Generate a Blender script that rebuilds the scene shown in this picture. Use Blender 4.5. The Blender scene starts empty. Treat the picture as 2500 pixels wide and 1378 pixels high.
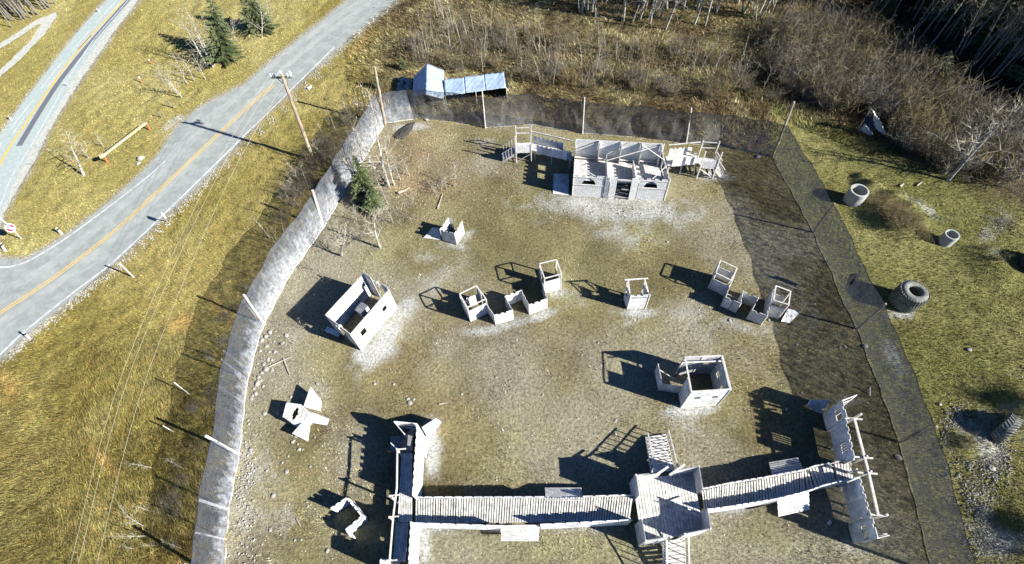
import bpy, math, random
import numpy as np
from mathutils import Vector, Matrix, Quaternion

# ------------------------------------------------------------------ camera, world, sun, exposure
scene = bpy.context.scene
C = scene.collection
FPX = 1264.8                      # focal length in pixels of the 2500 px wide photograph
PITCH = math.radians(57.428); ROLL = math.radians(-5.292); CAMZ = 34.0
_f = Vector((0, math.cos(PITCH), -math.sin(PITCH)))
_x = Vector((1, 0, 0)); _u = _x.cross(_f)
AX = _x * math.cos(ROLL) + _u * math.sin(ROLL)
AU = -_x * math.sin(ROLL) + _u * math.cos(ROLL)
cam = bpy.data.cameras.new('camera')
cam.sensor_width = 36; cam.lens = FPX / 2500 * 36
cam.clip_start = 0.1; cam.clip_end = 6000
camo = bpy.data.objects.new('camera', cam); C.objects.link(camo)
camo.matrix_world = Matrix(((AX.x, AU.x, -_f.x, 0), (AX.y, AU.y, -_f.y, 0), (AX.z, AU.z, -_f.z, CAMZ), (0, 0, 0, 1)))
scene.camera = camo

SUN = Vector((1.60, -0.75, 1.0)).normalized()
world = bpy.data.worlds.new('World'); scene.world = world; world.use_nodes = True
nt = world.node_tree
sky = nt.nodes.new('ShaderNodeTexSky'); sky.sky_type = 'NISHITA'; sky.sun_disc = False
sky.sun_elevation = math.asin(SUN.z); sky.sun_rotation = math.atan2(SUN.x, SUN.y)
sky.air_density = 0.5; sky.dust_density = 0.0; sky.ozone_density = 10.0
nt.links.new(sky.outputs[0], nt.nodes['Background'].inputs[0])
nt.nodes['Background'].inputs[1].default_value = 0.07
sl = bpy.data.lights.new('sun', 'SUN'); sl.energy = 5.0; sl.angle = math.radians(0.5); sl.color = (1.0, 0.96, 0.90)
so = bpy.data.objects.new('sun', sl); C.objects.link(so)
so.rotation_euler = SUN.to_track_quat('Z', 'Y').to_euler(); so.location = (0, 0, 60)
scene.view_settings.view_transform = 'Standard'; scene.view_settings.look = 'None'
scene.view_settings.gamma = 1; scene.view_settings.exposure = 1.4
scene.view_settings.use_curve_mapping = False
scene.cycles.max_bounces = 5; scene.cycles.transparent_max_bounces = 12
scene.cycles.diffuse_bounces = 1

# ------------------------------------------------------------------ measuring helpers
def G(px, py, z=0.0):
    d = _f + AX * ((px - 1250) / FPX) - AU * ((py - 689) / FPX)
    t = (z - CAMZ) / d.z
    return Vector((0, 0, CAMZ)) + d * t
def PX(p):
    d = Vector(p) - Vector((0, 0, CAMZ)); c = d.dot(_f)
    return 1250 + FPX * d.dot(AX) / c, 689 - FPX * d.dot(AU) / c
def HT(b, t):
    g = G(*b); best = (1e9, 1)
    z = 0.2
    while z < 18:
        q = PX(g + Vector((0, 0, z))); e = math.hypot(q[0] - t[0], q[1] - t[1])
        if e < best[0]: best = (e, z)
        z += 0.05
    return best[1]
def flat(p): return Vector((p.x, p.y, 0))
def T(px, py, h): return flat(G(px, py, h))         # foot of something whose top at height h is seen there

rnd = random.Random(7)
nr = np.random.RandomState(11)

# ------------------------------------------------------------------ numpy noise, palettes, masks
_lat = np.random.RandomState(3).rand(256, 256)
def vnoise(x, y, s, off=0):
    x = x / s + 37.1 + off * 13.7; y = y / s + 91.3 + off * 7.3
    xi = np.floor(x).astype(int); yi = np.floor(y).astype(int); fx = x - xi; fy = y - yi
    fx = fx * fx * (3 - 2 * fx); fy = fy * fy * (3 - 2 * fy)
    L = lambda a, b: _lat[a % 256, b % 256]
    return (L(xi, yi) * (1 - fx) + L(xi + 1, yi) * fx) * (1 - fy) + (L(xi, yi + 1) * (1 - fx) + L(xi + 1, yi + 1) * fx) * fy
def fbm(x, y, s, n=4, off=0):
    a = 0; w = 0.5; t = 0
    for i in range(n):
        a = a + w * vnoise(x, y, s / 2 ** i, off + i); t += w; w *= 0.55
    return a / t
def pxa(x, y):
    dx, dy, dz = x, y, -CAMZ
    c = dx * _f.x + dy * _f.y + dz * _f.z
    c = np.where(c < 1, 1, c)
    return (1250 + FPX * (dx * AX.x + dy * AX.y + dz * AX.z) / c, 689 - FPX * (dx * AU.x + dy * AU.y + dz * AU.z) / c)
def inpoly(px, py, poly):
    r = np.zeros(px.shape, bool); n = len(poly)
    for i in range(n):
        x1, y1 = poly[i]; x2, y2 = poly[(i + 1) % n]
        if y1 == y2: continue
        c = ((y1 > py) != (y2 > py)) & (px < (x2 - x1) * (py - y1) / (y2 - y1) + x1)
        r ^= c
    return r
NET_BASE = [(545, 1420), (560, 1240), (585, 1110), (601, 950), (628, 840), (645, 793), (708, 672), (791, 556), (843, 465), (890, 388), (940, 302), (1010, 292), (1090, 297), (1184, 313), (1300, 305), (1420, 326), (1560, 337), (1674, 352), (1760, 357), (1885, 383), (1903, 421), (1943, 487), (1985, 568), (2034, 676), (2060, 742), (2093, 805), (2145, 941), (2194, 1078), (2228, 1205), (2275, 1400)]
ROAD_R = [(985, -14), (800, 140), (655, 270), (500, 441), (408, 524), (290, 634), (190, 718), (72, 816), (-20, 898), (-90, 960)]
ROAD_L = [(865, -10), (780, 57), (680, 137), (601, 205), (534, 240), (481, 267), (434, 310), (411, 342), (387, 380), (338, 432), (260, 500), (167, 572), (100, 615), (60, 633), (20, 636), (-30, 620), (-60, 590)]
HW_L = [(300, -40), (262, 0), (187, 83), (124, 164), (53, 257), (0, 331), (-60, 420), (-100, 520)]
HW_R = [(350, -30), (322, 0), (262, 77), (220, 134), (178, 194), (148, 254), (98, 330), (48, 420), (22, 480), (0, 530), (-30, 640)]
HW_S = [(372, -30), (338, 0), (280, 77), (240, 134), (172, 234), (122, 317), (72, 417), (42, 465), (10, 520), (0, 560), (-20, 660)]
TRACK = [(-20, 205), (50, 147), (110, 82), (140, 40), (137, 31), (87, 50), (40, 82), (-20, 120), (-20, 132), (45, 93), (90, 62), (100, 60), (77, 97), (27, 147), (-20, 190)]
ROAD_POLY = ROAD_R + [(-100, 700)] + ROAD_L[::-1]
HW_POLY = HW_L + [(-100, 640)] + HW_S[::-1]

DUST = [  # cx, cy, rx, ry, strength, rotation deg  : pale ground worn bare and dusted along the plywood
    (1510, 512, 210, 42, .9, 3), (1530, 560, 90, 55, .45, 0), (1420, 500, 60, 20, 1.0, 5), (1585, 500, 70, 16, .9, 3), (1740, 425, 50, 14, .9, 0),
    (930, 842, 85, 34, 1.3, -50), (890, 866, 40, 26, 1.0, -30), (985, 755, 55, 30, .8, -45), (1060, 690, 90, 34, .45, -35), (1060, 610, 60, 25, .4, -20),
    (1180, 802, 60, 12, 1.0, -8), (1235, 790, 50, 12, .9, -12), (1320, 770, 55, 13, .9, -15), (1365, 715, 30, 14, .7, -10), (1400, 735, 30, 30, .35, 0),
    (1555, 764, 48, 13, 1.2, 0), (1560, 800, 70, 30, .35, 0), (1120, 603, 28, 10, 1.0, 10), (1140, 580, 16, 26, .7, 30),
    (1690, 1003, 80, 17, 1.2, -4), (1700, 1030, 100, 30, .35, 0), (1800, 790, 70, 14, .45, 20), (1700, 780, 80, 40, .3, 30), (1880, 800, 40, 14, .6, 0),
    (1048, 1100, 26, 90, 1.0, 0), (1050, 1150, 30, 60, .6, 0), (1036, 1330, 20, 80, 1.0, 0), (1080, 1292, 60, 10, .8, 0), (1400, 1292, 90, 10, .8, 0), (1790, 1244, 80, 12, .9, -12),
    (620, 1230, 60, 170, .45, 5), (600, 1330, 50, 60, .4, 0), (680, 1270, 70, 50, .35, 0), (735, 790, 60, 50, .25, 30), (2205, 770, 34, 14, 1.0, 0),
    (2420, 1080, 60, 80, .7, 0), (2340, 1040, 40, 50, .55, 0), (2430, 1330, 70, 50, .7, 0), (2420, 570, 40, 60, .5, 20), (2250, 505, 60, 14, .45, 30), (2380, 1250, 60, 100, .4, 0), (2075, 1330, 80, 30, .4, 0),
    (1960, 640, 40, 60, .2, 0), (1980, 800, 60, 120, .12, 0), (1180, 345, 40, 14, .6, 10), (1000, 310, 60, 12, .8, -5), (420, 300, 40, 16, .8, -45), (790, 500, 30, 10, .3, 0),
    (760, 950, 60, 40, .2, 0), (2060, 990, 40, 16, .5, -20), (2180, 870, 16, 60, .7, -20)]
def blob(px, py, d):
    cx, cy, rx, ry, s, a = d; a = math.radians(a)
    u = (px - cx) * math.cos(a) + (py - cy) * math.sin(a); v = -(px - cx) * math.sin(a) + (py - cy) * math.cos(a)
    return s * np.exp(-np.maximum((u / rx) ** 2 + (v / ry) ** 2 - .25, 0) * 1.4)
A3 = lambda *c: np.array(c)
def mix(c, d, m): return c * (1 - m[..., None]) + d * m[..., None]
def palette(x, y):
    """base colour of the ground by place (turf, litter, dust, gravel, plus shade painted into the upper right wood)"""
    px, py = pxa(x, y)
    n1 = fbm(x, y, 6, 4); n2 = fbm(x, y, 1.6, 4, 5); n3 = fbm(x, y, 18, 3, 9)
    wob = 26 * (n1 - .5) + 14 * (n2 - .5)
    qx, qy = px + wob, py + 20 * (n2 - .5)
    field = inpoly(qx * .5 + px * .5, py, NET_BASE)
    # verge west of the net: long matted straw grass
    c = mix(np.broadcast_to(A3(.25, .205, .06), px.shape + (3,)), A3(.33, .275, .10), np.clip((n1 - .35) * 3, 0, 1))
    c = mix(c, A3(.13, .125, .045), np.clip((n2 - .52) * 3, 0, 1) * .6)
    c = mix(c, A3(.40, .25, .07), np.clip((n3 - .62) * 6, 0, 1) * .55)
    for ox, oy, orx, ory in ((445, 790, 34, 22), (900, 90, 40, 16), (20, 940, 20, 40), (255, 1130, 14, 60), (540, 760, 14, 50)): c = mix(c, A3(.46, .32, .11), np.clip(blob(px + wob, py + wob * .6, (ox, oy, orx, ory, 1, -40)), 0, 1) * .75)
    # brush belt close to the net and under the birches
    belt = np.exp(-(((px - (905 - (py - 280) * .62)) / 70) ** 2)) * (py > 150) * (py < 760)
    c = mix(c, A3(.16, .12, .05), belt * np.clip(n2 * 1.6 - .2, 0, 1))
    # between the roads: paler yellow
    m = inpoly(px, py, [(-300, 600), (60, 640), (330, 440), (600, 205), (880, -80), (-300, -80)])
    y2 = mix(np.broadcast_to(A3(.31, .265, .09), px.shape + (3,)), A3(.38, .335, .14), np.clip((n1 - .4) * 3, 0, 1))
    y2 = mix(y2, A3(.22, .18, .06), np.clip((n2 - .5) * 3, 0, 1) * .6)
    c = np.where(m[..., None], y2, c)
    # north: brush floor
    m = (py < 270 + .13 * (px - 900)) & (px > 830) & ~field
    edge = np.clip((px - 830) / 120, 0, 1)
    w = mix(np.broadcast_to(A3(.165, .135, .065), px.shape + (3,)), A3(.27, .24, .12), np.clip((n2 - .42) * 4, 0, 1))
    w = mix(w, A3(.09, .06, .03), np.clip((n1 - .5) * 4, 0, 1) * .7)
    c = mix(c, w, m * edge)
    # east side outside the net: greener short turf
    east = (~field) & (px > 1880) & (py > 200)
    e = mix(np.broadcast_to(A3(.17, .17, .055), px.shape + (3,)), A3(.25, .235, .09), np.clip((n1 - .4) * 3.5, 0, 1))
    e = mix(e, A3(.10, .08, .035), np.clip((n2 - .58) * 4, 0, 1) * .6)
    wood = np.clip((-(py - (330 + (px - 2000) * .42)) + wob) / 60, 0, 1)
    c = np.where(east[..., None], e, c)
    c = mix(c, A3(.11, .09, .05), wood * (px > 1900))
    c = mix(c, A3(.045, .04, .028), np.clip((px - 2050 - py * 1.1) / 120, 0, 1))  # deep shade of the upper right wood painted into the ground colour
    # field inside the net
    f = mix(np.broadcast_to(A3(.19, .162, .08), px.shape + (3,)), A3(.25, .23, .12), np.clip((n1 - .38) * 3, 0, 1))
    f = mix(f, A3(.155, .148, .065), np.clip((n2 - .5) * 3.5, 0, 1) * .55)
    f = mix(f, A3(.19, .14, .075), np.clip((n3 - .5) * 3, 0, 1) * .7)
    gy = np.clip((px - 1850) / 120, 0, 1) * (py > 330)
    f = mix(f, A3(.17, .155, .09), gy * .85)
    f = mix(f, A3(.27, .265, .11), np.clip(1 - np.abs(py - 1340) / 60, 0, 1) * (px > 1040))
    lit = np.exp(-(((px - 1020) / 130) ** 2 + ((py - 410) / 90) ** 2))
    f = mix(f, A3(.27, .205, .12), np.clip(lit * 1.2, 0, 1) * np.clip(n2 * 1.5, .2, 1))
    stony = np.clip(1 - (px - 560) / 160, 0, 1) * (py > 760)
    f = mix(f, A3(.30, .28, .21), stony * .7)
    n4 = fbm(x, y, 3.2, 4, 41)
    f = f * (1 + (n4 - .5) * 1.1 + (n3 - .5) * .5)[..., None]
    f = mix(f, A3(.29, .27, .20), np.clip((fbm(x, y, 7, 4, 55) - .44) * 4, 0, 1) * .75)
    c = np.where(field[..., None], f, c)
    # dust
    d = np.zeros(px.shape)
    for b in DUST: d = np.maximum(d, blob(px + wob * .75, py + wob * .55, b))
    n5 = fbm(x, y, .9, 4, 61)
    d = np.clip(d * 1.05 - np.clip(n5 - .36, 0, 1) * 2.0 * (1 - .5 * np.clip(d, 0, 1)), 0, 1)
    c = mix(c, A3(.47, .48, .46), d * .85)
    # road shoulders
    for pl, wd in ((ROAD_R, 12), (ROAD_L, 9), (HW_S, 9), (HW_L, 8)):
        dm = np.full(px.shape, 1e9)
        for (x1, y1), (x2, y2) in zip(pl[:-1], pl[1:]):
            L2 = (x2 - x1) ** 2 + (y2 - y1) ** 2
            t = np.clip(((px - x1) * (x2 - x1) + (py - y1) * (y2 - y1)) / L2, 0, 1)
            dm = np.minimum(dm, np.hypot(px - x1 - t * (x2 - x1), py - y1 - t * (y2 - y1)))
        c = mix(c, A3(.34, .32, .25), np.clip(1.2 - dm / wd + (n2 - .5), 0, 1))
    return np.clip(c * (.85 + .3 * n2)[..., None], .01, .8)

# ------------------------------------------------------------------ materials
MAT = {}
def mat(name, col, rough=.8, noise=None, scale=6., amt=.35, bump=0., bscale=30., attr=None, trans=None, metal=0., spec=.3, stretch=(1, 1, 1), brick=None):
    m = bpy.data.materials.new(name); m.use_nodes = True; n = m.node_tree; N = n.nodes; L = n.links
    b = N['Principled BSDF']; b.inputs['Roughness'].default_value = rough; b.inputs['Metallic'].default_value = metal
    b.inputs['Specular IOR Level'].default_value = spec
    tc = N.new('ShaderNodeTexCoord'); mp = N.new('ShaderNodeMapping'); mp.inputs['Scale'].default_value = stretch
    L.new(tc.outputs['Object'], mp.inputs['Vector'])
    ns = N.new('ShaderNodeTexNoise'); ns.inputs['Scale'].default_value = scale; ns.inputs['Detail'].default_value = 6; ns.inputs['Roughness'].default_value = .65
    L.new(mp.outputs[0], ns.inputs['Vector'])
    mx = N.new('ShaderNodeMix'); mx.data_type = 'RGBA'; mx.blend_type = 'MULTIPLY'; mx.inputs[0].default_value = 1
    rp = N.new('ShaderNodeValToRGB'); rp.color_ramp.elements[0].position = .3; rp.color_ramp.elements[1].position = .72
    lo = 1 - amt; hi = 1 + amt * .5
    rp.color_ramp.elements[0].color = (lo, lo, lo, 1); rp.color_ramp.elements[1].color = (hi, hi, hi, 1)
    L.new(ns.outputs[0], rp.inputs[0]); L.new(rp.outputs[0], mx.inputs[7])
    if attr:
        at = N.new('ShaderNodeAttribute'); at.attribute_name = attr; L.new(at.outputs['Color'], mx.inputs[6])
    elif noise:
        n2 = N.new('ShaderNodeTexNoise'); n2.inputs['Scale'].default_value = scale * .35; n2.inputs['Detail'].default_value = 5; L.new(mp.outputs[0], n2.inputs['Vector'])
        r2 = N.new('ShaderNodeValToRGB'); r2.color_ramp.elements[0].position = .42; r2.color_ramp.elements[1].position = .62
        r2.color_ramp.elements[0].color = (*col, 1); r2.color_ramp.elements[1].color = (*noise, 1)
        L.new(n2.outputs[0], r2.inputs[0]); L.new(r2.outputs[0], mx.inputs[6])
    else: mx.inputs[6].default_value = (*col, 1)
    outc = mx.outputs[2]
    if brick:
        sp = N.new('ShaderNodeSeparateXYZ'); L.new(tc.outputs['Object'], sp.inputs[0]); am = N.new('ShaderNodeMath'); L.new(sp.outputs[0], am.inputs[0]); L.new(sp.outputs[1], am.inputs[1])
        cb = N.new('ShaderNodeCombineXYZ'); L.new(am.outputs[0], cb.inputs[0]); L.new(sp.outputs[2], cb.inputs[1])
        bk = N.new('ShaderNodeTexBrick'); L.new(cb.outputs[0], bk.inputs['Vector']); bk.inputs['Scale'].default_value = 1
        bk.inputs['Brick Width'].default_value = brick[0]; bk.inputs['Row Height'].default_value = brick[1]; bk.inputs['Mortar Size'].default_value = brick[2]; bk.offset = brick[4]
        bk.inputs['Color1'].default_value = (1, 1, 1, 1); bk.inputs['Color2'].default_value = (brick[3],) * 3 + (1,); bk.inputs['Mortar'].default_value = (.45, .45, .45, 1)
        m2 = N.new('ShaderNodeMix'); m2.data_type = 'RGBA'; m2.blend_type = 'MULTIPLY'; m2.inputs[0].default_value = 1; L.new(outc, m2.inputs[6]); L.new(bk.outputs[0], m2.inputs[7]); outc = m2.outputs[2]
    L.new(outc, b.inputs['Base Color'])
    if bump:
        nb = N.new('ShaderNodeTexNoise'); nb.inputs['Scale'].default_value = bscale; nb.inputs['Detail'].default_value = 8; nb.inputs['Roughness'].default_value = .7
        L.new(mp.outputs[0], nb.inputs['Vector'])
        bp = N.new('ShaderNodeBump'); bp.inputs['Strength'].default_value = bump; bp.inputs['Distance'].default_value = .08
        L.new(nb.outputs[0], bp.inputs['Height']); L.new(bp.outputs[0], b.inputs['Normal'])
    MAT[name] = m; return m
mat('ground', (0, 0, 0), .95, attr='col', scale=5, amt=.55, bump=.9, bscale=4.5, spec=.1)
mat('blades', (0, 0, 0), .9, attr='col', scale=2, amt=.2, spec=.1)
mat('asphalt', (.26, .285, .265), .85, noise=(.31, .335, .31), scale=2.2, amt=.2, bump=.15, bscale=60)
mat('asphalt_lane', (.30, .325, .30), .85, noise=(.34, .36, .335), scale=1.5, amt=.2)
mat('asphalt_pale', (.33, .39, .37), .85, noise=(.38, .43, .40), scale=6, amt=.2, bump=.15, bscale=60)
mat('asphalt_dark', (.13, .14, .16), .8, scale=10, amt=.25)
mat('gravel', (.50, .52, .46), .95, noise=(.42, .42, .36), scale=8, amt=.35, bump=.5, bscale=30)
mat('line_white', (.60, .61, .62), .7, noise=(.42, .43, .42), scale=6, amt=.3)
mat('line_yellow', (.60, .42, .12), .7, scale=9, amt=.25)
mat('ply', (.68, .68, .65), .85, noise=(.50, .51, .50), scale=3.2, amt=.42, bump=.25, bscale=16, brick=(1.22, 2.6, .012, .86, 0))
mat('ply_white', (.82, .82, .80), .8, noise=(.60, .60, .58), scale=2.6, amt=.38, bump=.2, bscale=14, brick=(1.22, 2.6, .010, .93, 0))
mat('ply_stone', (.80, .795, .76), .9, noise=(.70, .70, .67), scale=9, amt=.25, bump=.35, bscale=22, brick=(.32, .17, .010, .86, .5))
mat('board', (.66, .65, .61), .85, noise=(.50, .49, .45), scale=7, amt=.45, bump=.25, bscale=20)
mat('plank_dark', (.22, .215, .21), .85, noise=(.29, .28, .26), scale=5, amt=.35, bump=.25, bscale=20)
mat('lumber', (.60, .585, .53), .8, noise=(.47, .45, .40), scale=8, amt=.3)
mat('mesh_scrap', (.05, .05, .045), .95, scale=8, amt=.4)
mat("bark_white", (.46, .45, .38), .85, noise=(.18, .17, .14), scale=9, amt=.4, stretch=(1, 1, .6))
mat('bark_grey', (.22, .205, .165), .9, noise=(.17, .15, .12), scale=7, amt=.35)
mat('twig', (.14, .12, .08), .9, noise=(.235, .205, .145), scale=3, amt=.4)
mat('twig_ochre', (.24, .195, .09), .9, noise=(.16, .13, .065), scale=3, amt=.4)
mat('twig_white', (.42, .40, .32), .9, noise=(.30, .27, .20), scale=3, amt=.3)
mat('twig_pale', (.40, .37, .29), .9, noise=(.27, .24, .18), scale=3, amt=.35)
mat('needles', (.075, .105, .04), .7, noise=(.17, .195, .085), scale=3, amt=.45)
mat('concrete', (.42, .43, .40), .9, noise=(.33, .34, .31), scale=6, amt=.3, bump=.2)
mat('rubber', (.13, .14, .12), .8, noise=(.22, .23, .20), scale=6, amt=.4, bump=.4, bscale=20)
mat('rubber_dark', (.05, .055, .05), .85, noise=(.09, .095, .085), scale=6, amt=.4, bump=.4, bscale=20)
mat('rock', (.40, .39, .34), .9, noise=(.27, .26, .23), scale=5, amt=.35, bump=.4, bscale=9)
mat('tarp', (.27, .36, .47), .5, noise=(.33, .41, .51), scale=1.5, amt=.18, bump=.8, bscale=1.8, spec=.5)
mat('tarp_dark', (.03, .035, .05), .6, scale=3, amt=.3)
mat('tarp_white', (.70, .75, .70), .6, noise=(.48, .53, .47), scale=6, amt=.3)
mat('galv', (.42, .43, .40), .6, scale=8, amt=.3)
mat('pole_wood', (.42, .35, .26), .9, noise=(.27, .20, .14), scale=5, amt=.35, bump=.3, stretch=(3, 3, .4))
mat('pole_pale', (.50, .45, .36), .9, noise=(.36, .31, .23), scale=5, amt=.3, stretch=(3, 3, .4))
mat('orange', (.45, .16, .07), .7, scale=9, amt=.25)
mat('yellow', (.42, .40, .20), .7, noise=(.42, .41, .32), scale=2, amt=.2)
mat('red', (.55, .02, .06), .5, scale=9, amt=.1)
mat('white', (.78, .79, .78), .6, scale=9, amt=.12)
mat('black', (.02, .02, .025), .6, scale=9, amt=.2)
mat('green_paint', (.25, .42, .25), .6, scale=5, amt=.25)
mat('wire', (.36, .34, .25), .5, scale=1, amt=.1)
mat('crossarm', (.16, .17, .13), .8, scale=6, amt=.3)
mat('glass', (.70, .74, .74), .2, scale=6, amt=.1, spec=.6)
mat('stick', (.45, .41, .33), .9, noise=(.30, .26, .2), scale=8, amt=.3)
mat('straw_pale', (.5, .46, .26), .9, scale=4, amt=.3)
mat('straw', (.42, .27, .09), .9, noise=(.32, .22, .08), scale=3, amt=.4)

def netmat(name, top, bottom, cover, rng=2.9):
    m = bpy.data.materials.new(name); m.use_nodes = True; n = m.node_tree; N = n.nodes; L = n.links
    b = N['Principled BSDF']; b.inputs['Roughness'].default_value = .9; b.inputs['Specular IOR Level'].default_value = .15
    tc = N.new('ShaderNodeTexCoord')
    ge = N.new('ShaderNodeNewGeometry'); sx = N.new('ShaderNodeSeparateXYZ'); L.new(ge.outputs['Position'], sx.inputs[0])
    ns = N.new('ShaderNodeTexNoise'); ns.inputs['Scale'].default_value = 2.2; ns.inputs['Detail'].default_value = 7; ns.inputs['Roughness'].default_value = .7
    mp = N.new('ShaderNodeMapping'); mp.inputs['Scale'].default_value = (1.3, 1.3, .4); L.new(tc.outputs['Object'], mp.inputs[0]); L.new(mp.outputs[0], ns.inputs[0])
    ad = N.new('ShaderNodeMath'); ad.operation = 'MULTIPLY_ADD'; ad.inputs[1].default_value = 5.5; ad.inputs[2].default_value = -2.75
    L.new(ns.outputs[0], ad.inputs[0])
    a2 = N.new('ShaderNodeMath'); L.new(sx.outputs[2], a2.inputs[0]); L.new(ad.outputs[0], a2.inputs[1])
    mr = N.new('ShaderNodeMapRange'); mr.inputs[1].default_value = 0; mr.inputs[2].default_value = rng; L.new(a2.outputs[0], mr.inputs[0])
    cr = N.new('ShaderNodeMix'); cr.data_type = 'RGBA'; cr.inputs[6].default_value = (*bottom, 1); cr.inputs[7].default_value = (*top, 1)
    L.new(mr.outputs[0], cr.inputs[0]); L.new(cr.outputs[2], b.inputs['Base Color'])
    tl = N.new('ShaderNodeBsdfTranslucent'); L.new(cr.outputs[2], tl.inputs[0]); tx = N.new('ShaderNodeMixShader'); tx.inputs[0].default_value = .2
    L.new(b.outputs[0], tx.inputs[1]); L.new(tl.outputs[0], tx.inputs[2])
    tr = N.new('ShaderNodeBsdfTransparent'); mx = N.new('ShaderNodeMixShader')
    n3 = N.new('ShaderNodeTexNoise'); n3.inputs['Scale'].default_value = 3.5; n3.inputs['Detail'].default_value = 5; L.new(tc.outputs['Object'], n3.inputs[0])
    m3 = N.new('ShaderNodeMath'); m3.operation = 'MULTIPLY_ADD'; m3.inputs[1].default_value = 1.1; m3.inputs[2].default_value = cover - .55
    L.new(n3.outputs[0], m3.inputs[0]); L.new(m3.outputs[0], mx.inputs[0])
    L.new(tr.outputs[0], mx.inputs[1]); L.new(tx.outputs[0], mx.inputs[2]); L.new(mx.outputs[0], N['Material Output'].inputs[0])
    MAT[name] = m
netmat('net_pale_low', (.085, .10, .13), (.50, .54, .60), .52, 1.6)  # net colour paler towards the bottom, darker towards the top
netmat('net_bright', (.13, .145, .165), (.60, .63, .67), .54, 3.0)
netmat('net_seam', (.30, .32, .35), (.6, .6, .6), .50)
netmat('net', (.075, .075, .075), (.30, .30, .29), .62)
netmat('net_dark', (.055, .06, .07), (.10, .105, .11), .68)

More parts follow.
